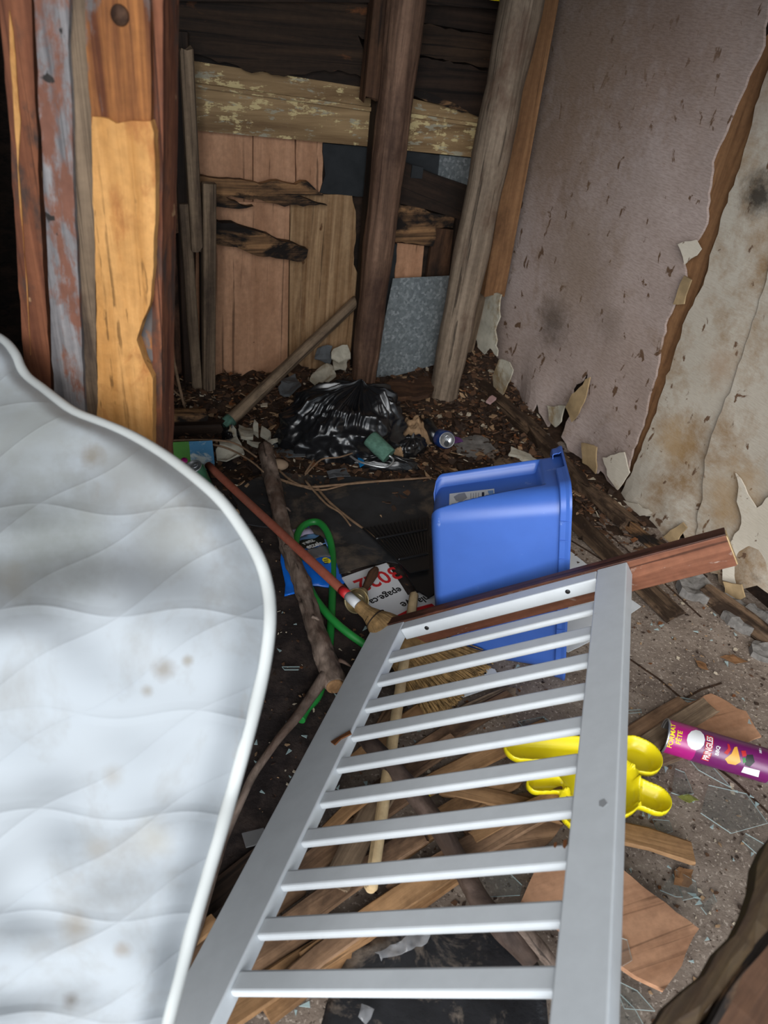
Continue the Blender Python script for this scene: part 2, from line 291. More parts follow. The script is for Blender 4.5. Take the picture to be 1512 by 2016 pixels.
# ------------------------------------------------------------------ object helpers
def tag(o, label=None, cat=None, group=None, kind=None):
    if label: o['label'] = label
    if cat: o['category'] = cat
    if group: o['group'] = group
    if kind: o['kind'] = kind
    return o
def empty(name, loc, label, cat, group=None):
    o = bpy.data.objects.new(name, None); COL.objects.link(o); o.location = loc; o.empty_display_size = .05
    return tag(o, label, cat, group)
def link(name, vs_, fs, mat, mw=None, parent=None, smooth=False):
    me = bpy.data.meshes.new(name); me.from_pydata([tuple(v) for v in vs_], [], fs); me.validate()
    for m in (mat if isinstance(mat, (list, tuple)) else [mat]): me.materials.append(m)
    o = bpy.data.objects.new(name, me); COL.objects.link(o)
    bm = bmesh.new(); bm.from_mesh(me); bmesh.ops.recalc_face_normals(bm, faces=bm.faces); bm.to_mesh(me); bm.free()
    if smooth:
        for p in me.polygons: p.use_smooth = True
    put(o, mw or Matrix(), parent); return o
def put(o, mw, parent):
    o.matrix_world = mw
    if parent:
        o.parent = parent; o.matrix_parent_inverse = parent.matrix_basis.inverted(); o.matrix_basis = mw
def frame(o, x, zhint=Z):
    x = Vector(x).normalized(); y = Vector(zhint).cross(x)
    if y.length < 1e-4: y = Vector((0, 1, 0)).cross(x)
    y.normalize(); z = x.cross(y); m = Matrix.Identity(4)
    for i in range(3): m[i][0] = x[i]; m[i][1] = y[i]; m[i][2] = z[i]; m[i][3] = o[i]
    return m
def inside(p, poly):
    c = False; n = len(poly); j = n-1
    for i in range(n):
        a, b = poly[i], poly[j]
        if (a[1] > p[1]) != (b[1] > p[1]) and p[0] < (b[0]-a[0])*(p[1]-a[1])/(b[1]-a[1])+a[0]: c = not c
        j = i
    return c
def sheet(name, plane, px, mat, off=0.0, th=.01, jag=0.0, sp=.06, disp=None, rot=0.0, parent=None, smooth=False, seed=0, world=None, jagf=14, calm=None):
    """a solid board or sheet with the outline px (pixels seen on the plane at height off); front face at off, thickness th behind it"""
    pl = plane.shift(off)
    pts = [pl.loc(pl.hit(x, y)) for x, y in px] if world is None else [pl.loc(Vector(p)) for p in world]
    c = sum(pts, Vector((0, 0)))/len(pts); ca, sa = math.cos(rot), math.sin(rot)
    q = [Vector(((p-c).x*ca+(p-c).y*sa, -(p-c).x*sa+(p-c).y*ca)) for p in pts]
    out = []
    step = min(sp, .02) if jag else sp
    for i, a in enumerate(q):
        b = q[(i+1) % len(q)]; n = max(1, int((b-a).length/step)); d = (b-a).normalized(); nn = Vector((-d.y, d.x))
        quiet = calm is not None and i in calm
        for k in range(n):
            p = a+(b-a)*k/n
            if jag and not quiet:
                s = Vector((p.x*jagf+seed*3.1, p.y*jagf, seed)); p = p + nn*jag*(noise.noise(s)*1.2+noise.noise(s*4.3)*.8)
            out.append(p)
    ins = []
    if disp or sp < .05:
        xs = [p.x for p in out]; ys = [p.y for p in out]
        nx = int((max(xs)-min(xs))/sp)+1; ny = int((max(ys)-min(ys))/sp)+1
        for i in range(nx+1):
            for j in range(ny+1):
                p = Vector((min(xs)+i*sp+.3*sp*(j % 2), min(ys)+j*sp))
                if inside(p, out) and min((p-w_).length for w_ in out) > sp*.4: ins.append(p)
    n = len(out)
    r = geometry.delaunay_2d_cdt(out+ins, [], [list(range(n))], 1, 1e-5)
    V, E, Fc = r[0], r[1], r[2]
    fr = [Vector((v.x, v.y, disp(v.x, v.y) if disp else 0)) for v in V]
    bk = [Vector((v.x, v.y, v.z-th)) for v in fr]
    N = len(fr); faces = [tuple(f) for f in Fc] + [tuple(i+N for i in reversed(f)) for f in Fc]
    cnt = {}
    for f in Fc:
        for i in range(len(f)):
            a, b = f[i], f[(i+1) % len(f)]; cnt[(a, b)] = cnt.get((a, b), 0)+1
    for (a, b) in cnt:
        if (b, a) not in cnt: faces.append((a, a+N, b+N, b))
    m = Matrix.Identity(4); X = pl.ex*ca + pl.ey*sa; Y = -pl.ex*sa + pl.ey*ca; o = pl.o + pl.ex*c.x + pl.ey*c.y
    for i in range(3): m[i][0] = X[i]; m[i][1] = Y[i]; m[i][2] = pl.ez[i]; m[i][3] = o[i]
    return link(name, fr+bk, faces, mat, m, parent, smooth)
def beam(name, a, b, wd, th, mat, zh=Z, parent=None, jag=0.0, bev=.003, seg=None, bow=0, seed=1, taper=1.0, rough=0.0):
    """straight timber from a to b (centre line), wd across, th along zh; broken ends when jag"""
    a, b = Vector(a), Vector(b); L = (b-a).length; n = seg or max(2, int(L/.06)); k = 3
    ring = []
    c = bev
    prof = [(-wd/2+c, -th/2), (0, -th/2), (wd/2-c, -th/2), (wd/2, -th/2+c), (wd/2, th/2-c), (wd/2-c, th/2), (0, th/2), (-wd/2+c, th/2), (-wd/2, th/2-c), (-wd/2, -th/2+c)]
    V, Fc = [], []
    for i in range(n+1):
        t = i/n; x = L*t; s = 1+(taper-1)*t
        for j, (y, z) in enumerate(prof):
            xx = x
            if jag and i in (0, n): xx += (1 if i else -1)*jag*(noise.noise(Vector((j*1.7+seed*5, i*.1, seed)))*1.6)
            ro = rough*noise.noise(Vector((x*9+seed, j*.9, seed*2.2))) if rough else 0
            V.append((xx, y*s*(1+ro)+bow*math.sin(math.pi*t), z*s*(1+ro)))
    m_ = len(prof)
    for i in range(n):
        for j in range(m_):
            Fc.append((i*m_+j, i*m_+(j+1) % m_, (i+1)*m_+(j+1) % m_, (i+1)*m_+j))
    Fc.append(tuple(range(m_-1, -1, -1))); Fc.append(tuple(n*m_+j for j in range(m_)))
    return link(name, V, Fc, mat, frame(a, b-a, zh), parent)
def cat(pts, n):
    """smooth points through a list of (Vector, radius)"""
    out = []
    for i in range(len(pts)-1):
        p0, p1, p2, p3 = pts[max(i-1, 0)], pts[i], pts[i+1], pts[min(i+2, len(pts)-1)]
        for k in range(n):
            t = k/n
            f = lambda a, b, c, d: .5*((2*b)+(c-a)*t+(2*a-5*b+4*c-d)*t*t+(3*b-a-3*c+d)*t**3)
            out.append((Vector([f(p0[0][q], p1[0][q], p2[0][q], p3[0][q]) for q in range(3)]), p1[1]+(p2[1]-p1[1])*t))
    out.append(pts[-1]); return out
def tube(name, pts, mat, n=4, seg=12, rough=0.0, rf=9.0, parent=None, seed=0, round_end=False, mode='both'):
    pts = [(Vector(p), r) for p, r in pts]; pts = cat(pts, n) if n > 1 else pts
    a, b = pts[0][0], pts[-1][0]; mw = frame(a, b-a if (b-a).length > 1e-3 else Vector((1, 0, 0))); inv = mw.inverted()
    pts = [(inv @ p, r) for p, r in pts]
    if round_end:
        d0 = (pts[0][0]-pts[1][0]).normalized(); d1 = (pts[-1][0]-pts[-2][0]).normalized()
        pts = [(pts[0][0]+d0*pts[0][1]*.55, pts[0][1]*.55)]+pts+[(pts[-1][0]+d1*pts[-1][1]*.55, pts[-1][1]*.55)]
    V, Fc = [], []; up = Vector((0, 0, 1)); T = None
    for i, (p, r) in enumerate(pts):
        d = (pts[min(i+1, len(pts)-1)][0]-pts[max(i-1, 0)][0]).normalized()
        if T is None: s = d.cross(up if abs(d.z) < .9 else Vector((0, 1, 0))).normalized()
        else: s = (s - d*s.dot(d)).normalized()
        T = d; q = d.cross(s)
        for j in range(seg):
            an = 2*math.pi*j/seg; rr = r
            if rough: rr *= 1+rough*noise.fractal(Vector((p.x*rf*1.0+seed, p.y*rf+math.cos(an)*1.3, p.z*rf+math.sin(an)*1.3)), 1, 2, 3)
            V.append(p + (s*math.cos(an)+q*math.sin(an))*rr)
    for i in range(len(pts)-1):
        for j in range(seg): Fc.append((i*seg+j, i*seg+(j+1) % seg, (i+1)*seg+(j+1) % seg, (i+1)*seg+j))
    Fc.append(tuple(range(seg-1, -1, -1))); Fc.append(tuple((len(pts)-1)*seg+j for j in range(seg)))
    o = link(name, V, Fc, mat, mw, parent, True)
    for p in o.data.polygons[-2:]: p.use_smooth = False
    return o
def lathe(name, prof, mat, mw, parent=None, seg=32, smooth=True):
    """prof: (x along axis, radius)"""
    V, Fc = [], []
    for x, r in prof:
        for j in range(seg): an = 2*math.pi*j/seg; V.append((x, r*math.cos(an), r*math.sin(an)))
    for i in range(len(prof)-1):
        for j in range(seg): Fc.append((i*seg+j, i*seg+(j+1) % seg, (i+1)*seg+(j+1) % seg, (i+1)*seg+j))
    o = link(name, V, Fc, mat, mw, parent, smooth)
    return o
def textmesh(s, size, bold=.012):
    c = bpy.data.curves.new('t', 'FONT'); c.body = s; c.size = size; c.extrude = 0; c.offset = size*bold; c.resolution_u = 3; c.align_x = 'CENTER'; c.align_y = 'CENTER'
    o = bpy.data.objects.new('t', c); COL.objects.link(o); dg = bpy.context.evaluated_depsgraph_get(); dg.update()
    me = bpy.data.meshes.new_from_object(o.evaluated_get(dg)); V = [v.co.copy() for v in me.vertices]; Fc = [tuple(p.vertices) for p in me.polygons]
    bpy.data.objects.remove(o); bpy.data.curves.remove(c); bpy.data.meshes.remove(me); return V, Fc
def solid(V, Fc, fn, fnb):
    """flat letter mesh -> thin solid lying on a curved surface"""
    N = len(V); vs_ = [fn(v) for v in V]+[fnb(v) for v in V]; fs = list(Fc)+[tuple(i+N for i in reversed(f)) for f in Fc]; cnt = set()
    for f in Fc:
        for i in range(len(f)): cnt.add((f[i], f[(i+1) % len(f)]))
    for (a, b) in cnt:
        if (b, a) not in cnt: fs.append((a, a+N, b+N, b))
    return vs_, fs
def thing(o, label, cat_, group=None, kind=None): return tag(o, label, cat_, group, kind)
# ------------------------------------------------------------------ the shell
def struct(o): o['kind'] = 'structure'; return o
def box(name, a, b, c, d, z0, z1, mat):
    """vertical-sided slab on the four floor corners"""
    V = [(*p[:2], z0) for p in (a, b, c, d)]+[(*p[:2], z1) for p in (a, b, c, d)]
    return struct(link(name, V, [(3, 2, 1, 0), (4, 5, 6, 7), (0, 1, 5, 4), (1, 2, 6, 5), (2, 3, 7, 6), (3, 0, 4, 7)], mat))
CORNER = RP + SR*-1.535; CL = CORNER - U*2.6; CR = RP + SR*1.15
HT = 2.35
V = []; n_ = 90
def flz(x, y): return 0
fx = [(CL+NB*-.3), CORNER+NB*-.3+U*.4, CR+U*.4+SR*1.0, CL+NB*3.9]
box('floor', Vector((-2.6, -.5)), Vector((2.4, -.5)), Vector((2.4, 3.9)), Vector((-2.6, 3.9)), -.06, 0, W['floor'])
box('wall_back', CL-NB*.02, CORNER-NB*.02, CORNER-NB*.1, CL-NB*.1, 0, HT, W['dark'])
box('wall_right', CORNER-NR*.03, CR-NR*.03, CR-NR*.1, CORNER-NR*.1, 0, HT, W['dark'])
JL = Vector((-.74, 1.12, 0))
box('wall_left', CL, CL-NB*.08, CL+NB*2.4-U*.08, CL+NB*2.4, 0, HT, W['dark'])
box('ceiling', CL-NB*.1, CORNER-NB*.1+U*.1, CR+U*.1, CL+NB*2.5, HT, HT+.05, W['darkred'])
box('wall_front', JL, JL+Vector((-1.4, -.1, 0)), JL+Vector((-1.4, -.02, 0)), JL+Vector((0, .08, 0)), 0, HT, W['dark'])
box('trim_1', Vector((-.7, .98)), Vector((2.0, -.1)), Vector((2.0, -.02)), Vector((-.7, 1.06)), 1.88, HT, W['darkred'])  # unseen door header, set low to darken the upper walls
# ------------------------------------------------------------------ back wall boards
def wb(name, px, mat, label, cat_, off=0.0, th=.015, vert=False, group=None, jag=0.0, rot=0.0, seed=0, disp=None, sp=.06, calm=None, jagf=14):
    o = sheet(name, BACK, px, W[mat], off, th, jag, sp, disp, math.pi/2 if vert else rot, seed=seed, calm=calm, jagf=jagf)
    return tag(o, label, cat_, group)
wb('plywood_sheet', [(385, 250), (497, 262), (497, 420), (430, 420), (385, 400)], 'ply', 'small pinkish plywood panel under the cream painted board, left of the thin seam', 'panel', .0, vert=True)
wb('plywood_sheet', [(499, 262), (580, 270), (582, 420), (499, 420)], 'ply', 'pinkish plywood piece under the cream painted board, right of the thin seam', 'panel', .0, vert=True)
wb('plywood_sheet', [(583, 270), (637, 280), (634, 385), (584, 400)], 'ply', 'split pinkish board end beside the black felt square', 'board', .003, vert=True, jag=.004, calm=(0,))
wb('plywood_sheet', [(388, 395), (570, 400), (566, 715), (520, 765), (380, 800)], 'ply', 'large pinkish plywood panel with insect stains behind the leaning stick', 'panel', .004, vert=True)
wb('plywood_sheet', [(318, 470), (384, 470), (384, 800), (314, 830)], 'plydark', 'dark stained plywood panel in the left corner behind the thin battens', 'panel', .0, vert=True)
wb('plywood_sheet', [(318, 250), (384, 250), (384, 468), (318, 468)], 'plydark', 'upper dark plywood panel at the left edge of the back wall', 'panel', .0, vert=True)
wb('pine_board', [(572, 383), (693, 383), (700, 440), (697, 520), (712, 560), (706, 780), (569, 780)], 'pine', 'upright weathered pine board with two knots, left of the long pole', 'board', .008, vert=True, jag=.005, calm=(0, 4, 5, 6))
wb('painted_board', [(330, 112), (715, 172), (960, 228), (952, 312), (720, 288), (330, 252)], 'paint', 'long moulded board with peeling cream paint across the back wall', 'board', .03, th=.025, rot=-.0)
wb('painted_moulding', [(372, 162), (700, 207), (955, 245), (955, 252), (700, 215), (372, 170)], 'paint', 'thin raised moulding bead along the cream painted board', 'moulding', .045, th=.014)
wb('rotten_plank', [(316, -20), (745, -20), (748, 60), (700, 75), (730, 110), (748, 130), (742, 158), (700, 150), (640, 140), (560, 150), (430, 122), (316, 96)], 'rotdark', 'wide dark rotten plank with an orange broken end at the top of the back wall', 'plank', .055, th=.03, jag=.014, calm=(0, 11), seed=3)
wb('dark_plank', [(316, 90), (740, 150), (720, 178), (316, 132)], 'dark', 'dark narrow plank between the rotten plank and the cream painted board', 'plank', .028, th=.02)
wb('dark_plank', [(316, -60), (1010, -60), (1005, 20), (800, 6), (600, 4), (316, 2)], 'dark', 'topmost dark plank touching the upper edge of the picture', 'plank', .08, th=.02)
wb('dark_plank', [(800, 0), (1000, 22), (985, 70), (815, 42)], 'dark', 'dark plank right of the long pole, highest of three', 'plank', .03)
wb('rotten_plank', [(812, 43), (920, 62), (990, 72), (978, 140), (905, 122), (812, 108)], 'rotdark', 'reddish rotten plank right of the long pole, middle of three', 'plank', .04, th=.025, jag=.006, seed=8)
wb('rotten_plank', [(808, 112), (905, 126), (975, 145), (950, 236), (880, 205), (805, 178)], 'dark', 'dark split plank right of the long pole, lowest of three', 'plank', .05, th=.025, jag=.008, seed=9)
wb('split_wood_edge', [(803, 174), (850, 186), (900, 206), (925, 222), (890, 214), (840, 198), (803, 184)], 'rot', 'pale torn sliver of wood above the cream painted board', 'splinter', .055, th=.015, jag=.003, seed=10)
wb('roofing_felt', [(636, 282), (728, 290), (724, 388), (630, 380), (640, 345), (636, 300)], 'wallfelt', 'square of black roofing felt under the cream painted board', 'felt', .01, th=.006, jag=.002)
wb('roofing_felt', [(782, 294), (868, 306), (862, 350), (780, 330)], 'wallfelt', 'black felt piece right of the long pole under the cream board', 'felt', .008, th=.006)
wb('metal_sheet', [(866, 305), (935, 312), (925, 372), (862, 350)], 'zinc', 'small dull metal sheet high up beside the right pole', 'sheet', .012, th=.004)
wb('felt_square', [(812, 325), (834, 330), (831, 352), (809, 350)], 'wallfelt', 'small black square stuck on the dark slanting board', 'scrap', .052, th=.004)
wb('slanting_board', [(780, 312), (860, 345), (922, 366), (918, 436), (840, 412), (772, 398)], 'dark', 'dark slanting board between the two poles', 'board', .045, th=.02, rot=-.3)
wb('rotten_plank', [(765, 398), (830, 408), (893, 430), (892, 448), (856, 450), (852, 486), (800, 478), (752, 478)], 'rot', 'cracked pale rotten plank end between the two poles', 'plank', .04, th=.03, jag=.008, seed=12)
wb('short_board', [(782, 478), (835, 484), (828, 560), (776, 560)], 'ply', 'short pinkish board above the grey metal sheet', 'board', .01, vert=True)
wb('felt_strip', [(748, 478), (782, 480), (776, 560), (752, 700), (736, 700)], 'wallfelt', 'narrow strip of torn black felt beside the long pole', 'felt', .015, th=.006, jag=.005, seed=4)
wb('short_board', [(855, 448), (908, 455), (895, 560), (838, 560)], 'darkred', 'short reddish brown board beside the right pole', 'board', .02, vert=True)
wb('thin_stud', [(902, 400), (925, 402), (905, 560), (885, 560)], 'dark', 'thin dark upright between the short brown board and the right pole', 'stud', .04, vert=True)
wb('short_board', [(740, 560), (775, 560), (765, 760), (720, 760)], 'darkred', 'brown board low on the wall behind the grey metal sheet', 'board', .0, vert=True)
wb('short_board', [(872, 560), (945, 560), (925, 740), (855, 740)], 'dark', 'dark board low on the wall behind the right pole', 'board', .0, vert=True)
wb('rotten_plank', [(322, 345), (400, 346), (500, 358), (605, 362), (638, 384), (560, 382), (600, 392), (645, 404), (560, 408), (480, 392), (430, 385), (500, 410), (470, 414), (400, 402), (322, 405)], 'rot', 'rotten plank broken into long splinters, upper left of the back wall', 'plank', .04, th=.025, jag=.008, seed=21)
wb('rotten_plank', [(400, 432), (460, 440), (540, 468), (608, 492), (604, 506), (596, 516), (520, 504), (440, 482), (400, 478)], 'rot', 'tapering rotten plank stub crossing the pinkish plywood', 'plank', .05, th=.035, jag=.008, seed=23)
wb('plank_stub', [(322, 350), (368, 350), (352, 458), (322, 468)], 'darkred', 'dark hanging board stub beside the left battens', 'board', .07, th=.02)
# upright battens and poles
def up_bar(name, p0, p1, off, wd, th, mat, label, cat_, group=None, jag=.0, seed=1):
    a = BACK.hit(*p0, off); b = BACK.hit(*p1, off); o = beam(name, a, b, wd, th, W[mat], NB, jag=jag, seed=seed); return tag(o, label, cat_, group)
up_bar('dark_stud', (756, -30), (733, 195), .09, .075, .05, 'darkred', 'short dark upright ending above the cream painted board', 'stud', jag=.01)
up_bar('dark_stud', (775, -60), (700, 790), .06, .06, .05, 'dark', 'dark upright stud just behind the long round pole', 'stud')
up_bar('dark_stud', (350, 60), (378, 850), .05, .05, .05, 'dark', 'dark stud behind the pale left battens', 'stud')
up_bar('wooden_batten', (366, 96), (388, 492), .10, .038, .03, 'weather', 'upper pale batten hanging down in the left corner', 'batten', jag=.012, seed=5)
up_bar('wooden_batten', (362, 400), (391, 812), .08, .036, .03, 'weather', 'lower pale batten with a square end beside the bare twig', 'batten', jag=.003, seed=6)
up_bar('wooden_batten', (411, 360), (411, 862), .10, .042, .035, 'weather', 'straight batten in front of the pinkish plywood, its top sawn off', 'batten', jag=.003, seed=7)
up_bar('dark_stud', (402, 470), (404, 850), .06, .03, .03, 'dark', 'dark strip standing between the two lower battens', 'stud')
def pole(name, p0, off0, p1, off1, r0, r1, mat, label, seed):
    a = BACK.hit(*p0, off0); b = BACK.hit(*p1, off1); a.z = max(a.z, .0)
    pts = [(a.lerp(b, i/14), (r0+(r1-r0)*i/14)*(1+.05*math.sin(i*1.9+seed))) for i in range(15)]
    o = tube(name, pts, W[mat], 3, 22, .045, 7, seed=seed); return tag(o, label, 'pole')
pole('round_pole', (712, 775), .10, (808, -60), .14, .052, .060, 'redpole', 'long round reddish wooden pole in the middle of the back wall', 3)
pole('round_pole', (868, 800), .235, (1040, -60), .24, .062, .066, 'greypole', 'thick grey wooden pole near the right corner', 9)
a = BACK.hit(1078, -60, .10); b = BACK.hit(968, 578, .10)
tag(beam('corner_batten', a, b, .10, .05, W['batten'], NB, jag=.012, seed=4), 'brown squared post hanging in the corner behind the grey pole', 'post')
tag(beam('corner_batten', BACK.hit(985, 420, .05), BACK.hit(918, 690, .05), .05, .04, W['weather'], NB, jag=.01, seed=6), 'pale post foot between the grey pole and the torn wall panel', 'post')
tag(sheet('yellow_rag', BACK, [(925, -8), (1006, -8), (1004, 5), (965, 0)], W['yellow'], .14, .004), 'thin yellow scrap at the very top between the poles', 'scrap')
# leaning stick
a = G(442, 838, .015); b = BACK.hit(702, 592, .03)
pts = [(a.lerp(b, i/10), .024-.003*i/10) for i in range(11)]
st = tube('leaning_stick', pts, W['weather'], 3, 14, .06, 14, seed=2); tag(st, 'long bare stick leaning diagonally against the plywood', 'stick')
d = (b-a).normalized(); tp = tube('painted_tip', [(a-d*.004, .025), (a+d*.035, .0255)], W['roller'], 1, 14, parent=st); tp['label'] = 'green painted tip'
# galvanised sheet: leans from the floor back to the wall
zs = Plane(BACK.hit(800, 740, .12), U, (Z*.985 - NB*.17))
tag(sheet('metal_sheet', zs, [(776, 549), (835, 545), (895, 541), (884, 640), (868, 712), (800, 735), (742, 752), (758, 640)], W['zinc'], 0, .003, sp=.03, disp=lambda x, y: .012*math.sin(x*9)), 'grey galvanised metal sheet leaning between the two poles', 'sheet')
# ------------------------------------------------------------------ right wall
def curl(seed, z0, amp):
    def f(x, y):
        return 0
    return f
def rw(name, px, mat, label, cat_, off=0.0, th=.008, jag=.006, seed=0, bottom=.35, amp=.05, rot=0, calm=None, jagf=22):
    pl = RIGHT.shift(off); pts = [pl.loc(pl.hit(*p)) for p in px]; c = sum(pts, Vector((0, 0)))/len(pts)
    def disp(x, y):
        h = y + c.y; k = max(0, 1-h/bottom)
        return amp*k*k*(.7+1.0*noise.noise(Vector(((x+c.x)*6, h*3, seed)))) + .006*noise.noise(Vector(((x+c.x)*5, h*5, seed+4)))
    o = sheet(name, RIGHT, px, W[mat], off, th, jag, .035, disp, rot, seed=seed, calm=calm, jagf=jagf, smooth=False)
    return tag(o, label, cat_)
PA = [(1088, -60), (1050, 130), (1008, 400), (986, 575), (966, 640), (960, 700), (985, 722), (1010, 718), (1016, 726), (1002, 750), (1004, 772), (1020, 798), (1030, 806), (1038, 800), (1044, 815), (1056, 800), (1064, 812), (1072, 790), (1080, 820), (1090, 838), (1096, 818), (1108, 832), (1110, 805), (1130, 790), (1128, 765), (1158, 735), (1140, 790), (1122, 830), (1118, 858), (1128, 872), (1136, 900), (1146, 902), (1152, 925), (1168, 942), (1184, 950), (1192, 922), (1206, 945), (1222, 965), (1232, 940), (1245, 930), (1262, 850), (1290, 740), (1308, 640), (1352, 545), (1345, 520), (1388, 440), (1402, 320), (1455, 190), (1500, 90), (1520, -80)]
rw('wall_panel', PA, 'paperA', 'large pinkish brown fibre wall panel with a torn ragged lower edge', 'wall panel', .0, .009, .007, 1, .38, .05, calm=(0, 1, 2, 49, 50, 51), jagf=45)
PB = [(1600, -40), (1522, 110), (1492, 190), (1456, 330), (1418, 430), (1385, 560), (1345, 640), (1296, 800), (1250, 925), (1222, 985), (1232, 1006), (1250, 1018), (1290, 1014), (1284, 1030), (1276, 1042), (1300, 1062), (1314, 1078), (1330, 1068), (1352, 1040), (1362, 1072), (1372, 1070), (1388, 1010), (1396, 900), (1420, 820), (1470, 700), (1530, 500), (1620, 300)]
rw('wall_panel', PB, 'paperB', 'cream stained wall panel strip right of the brown gap, between the two others', 'wall panel', .006, .008, .006, 2, .38, .035, calm=(0, 1, 23, 24), jagf=40)
PC = [(1620, 290), (1530, 480), (1440, 760), (1394, 880), (1386, 955), (1374, 1060), (1395, 1100), (1408, 1125), (1422, 1128), (1430, 1165), (1444, 1150), (1460, 1160), (1500, 1150), (1560, 1200), (1640, 1240), (1760, 1240), (1760, 290)]
rw('wall_panel', PC, 'paperB', 'peeling cream wall panel at the right edge of the picture', 'wall panel', .014, .008, .008, 3, .40, .03, calm=(0, 10, 11, 12, 13))
rw('torn_paper', [(1450, 930), (1490, 1000), (1540, 960), (1640, 1060), (1620, 1240), (1545, 1170), (1500, 1140), (1460, 1150), (1432, 1140), (1425, 1090), (1460, 1030)], 'paperC', 'paler torn paper layer low on the right wall panel', 'paper', .026, .004, .008, 6, .4, .03)
rw('torn_paper', [(950, 578), (985, 580), (984, 612), (976, 650), (980, 700), (966, 684), (956, 700), (944, 684), (934, 640), (940, 606)], 'drywall', 'curled cream paper flap hanging under the brown corner post', 'paper', .11, .006, .012, 7, .6, .02)
rw('torn_paper', [(985, 706), (1004, 714), (1012, 728), (1000, 765), (985, 792), (968, 800), (960, 790), (976, 762), (972, 740)], 'drywall', 'white torn flap hanging from the left end of the big panel', 'paper', .10, .005, .008, 8, .5, .02)
rw('torn_paper', [(1128, 778), (1160, 742), (1150, 790), (1130, 830), (1115, 800)], 'paperback', 'small brown curled tear in the lower edge of the big panel', 'paper', .055, .005, .008, 9, .5, .02)
rw('torn_paper', [(1150, 870), (1180, 880), (1178, 930), (1155, 910)], 'paperback', 'peach coloured torn layer at the lowest corner of the big panel', 'paper', .05, .005, .008, 10, .5, .02)
rw('torn_paper', [(1345, 545), (1362, 552), (1345, 600), (1322, 598)], 'paperback', 'brown torn scrap on the seam between the wall panels', 'paper', .02, .005, .006, 11, .1, .0)
rw('torn_paper', [(1335, 480), (1372, 470), (1380, 492), (1348, 520)], 'paperC', 'white torn scrap on the seam, above the brown scrap', 'paper', .02, .004, .006, 12, .1, .0)
rw('seam_batten', [(1390, 300), (1450, 150), (1530, 40), (1530, 120), (1470, 330), (1420, 450), (1370, 620), (1310, 800), (1245, 975), (1222, 950), (1265, 760), (1310, 560), (1370, 430)], 'batten', 'narrow brown batten showing in the gap between wall panels', 'batten', -.014, .01, .004, 14, .1, 0, rot=math.pi/2)
rw('torn_paper', [(1222, 985), (1260, 990), (1290, 1010), (1262, 1016), (1240, 1008)], 'paperC', 'pale torn lip at the left foot of the cream panel strip', 'paper', .035, .005, .006, 21, .5, .02)
rw('torn_paper', [(1300, 1060), (1345, 1028), (1352, 1038), (1330, 1078), (1312, 1080)], 'paperback', 'orange brown curled tear at the foot of the cream strip beside the rail', 'paper', .04, .005, .006, 22, .5, .02)
rw('torn_paper', [(1430, 1140), (1462, 1150), (1470, 1175), (1440, 1188)], 'paperback', 'orange torn scrap hanging under the panel right of the rail end', 'paper', .05, .005, .006, 23, .5, .02)
rw('torn_paper', [(1080, 800), (1112, 798), (1106, 832), (1094, 842), (1082, 826)], 'drywall', 'crumpled cream scrap under the middle of the big panel edge', 'paper', .04, .006, .007, 24, .5, .02)
rw('torn_paper', [(1190, 900), (1230, 890), (1240, 930), (1222, 962), (1200, 935)], 'paperC', 'pale torn layer hanging at the lowest point of the big panel', 'paper', .03, .005, .007, 25, .5, .02)
# sill along the right wall: rotten timbers
def floor_beam(name, p0, p1, z, wd, th, mat, label, cat_, jag=.02, seed=1, rough=.25, group=None, zh=Z, bev=.006):
    a = P(*p0, z); b = P(*p1, z)
    return tag(beam(name, a, b, wd, th, W[mat], zh, jag=jag, seed=seed, rough=rough, bev=bev), label, cat_, group)
floor_beam('sill_timber', (928, 742), (1052, 852), .03, .05, .05, 'sill', 'rotten sill timber under the big torn panel, nearest the corner', 'timber', .03, 3, .35)
floor_beam('sill_timber', (1046, 848), (1150, 958), .03, .05, .05, 'sill', 'rotten sill timber below the lowest tip of the big torn panel', 'timber', .04, 5, .4)
floor_beam('sill_timber', (1138, 952), (1238, 1030), .025, .045, .045, 'sill', 'crumbling sill timber behind the end of the brown rail', 'timber', .04, 7, .4)
floor_beam('sill_timber', (1240, 1035), (1330, 1105), .015, .035, .03, 'rot', 'short sill fragment near the end of the brown rail', 'timber', .03, 9, .4)
floor_beam('sill_timber', (1390, 1165), (1560, 1290), .02, .05, .04, 'sill', 'sill timber at the right edge under the cream panel', 'timber', .03, 10, .4)
floor_beam('floor_plank', (1010, 905), (1330, 1215), .006, .085, .012, 'sill', 'grey floor plank running along the right wall behind the blue tote', 'plank', .01, 11, .1)
for i, (x, y, s, h) in enumerate([(1372, 1168, .07, .03), (1425, 1195, .06, .025), (1480, 1235, .08, .03), (1512, 1290, .06, .02)]):
    c = P(x, y, 0); pts = []
    for k in range(9):
        an = k*2*math.pi/9; r = s*(.7+.5*R.random()); pts.append(c+Vector((math.cos(an)*r, math.sin(an)*r*.8, 0)))
    o = sheet('concrete_rubble', FLOOR, None, W['concrete'], h, h, .008, .015, lambda x_, y_, i=i: .012*noise.fractal(Vector((x_*25, y_*25, i)), 1, 2, 4), 0, world=pts, seed=i)
    tag(o, ['lump of broken grey concrete just beyond the brown rail end', 'second lump of broken concrete from the brown rail end', 'broken concrete lump at the foot of the right wall, near the picture edge', 'concrete lump nearest the viewer, cut by the picture edge'][i], 'rubble')
for i, (p0, p1) in enumerate((((1125, 1065), (1275, 1165)), ((1240, 1298), (1345, 1378)), ((1345, 1378), (1420, 1345)), ((1385, 1490), (1512, 1600)), ((1215, 1130), (1330, 1215)), ((1120, 985), (1380, 1215)))):
    a, b = P(*p0, .0), P(*p1, .0); o = beam('trim_%d' % (i+2), a, b, .006, .003, W['soil'], Z, jag=.01, seed=i, rough=.5, bow=.006, bev=.0005); struct(o)
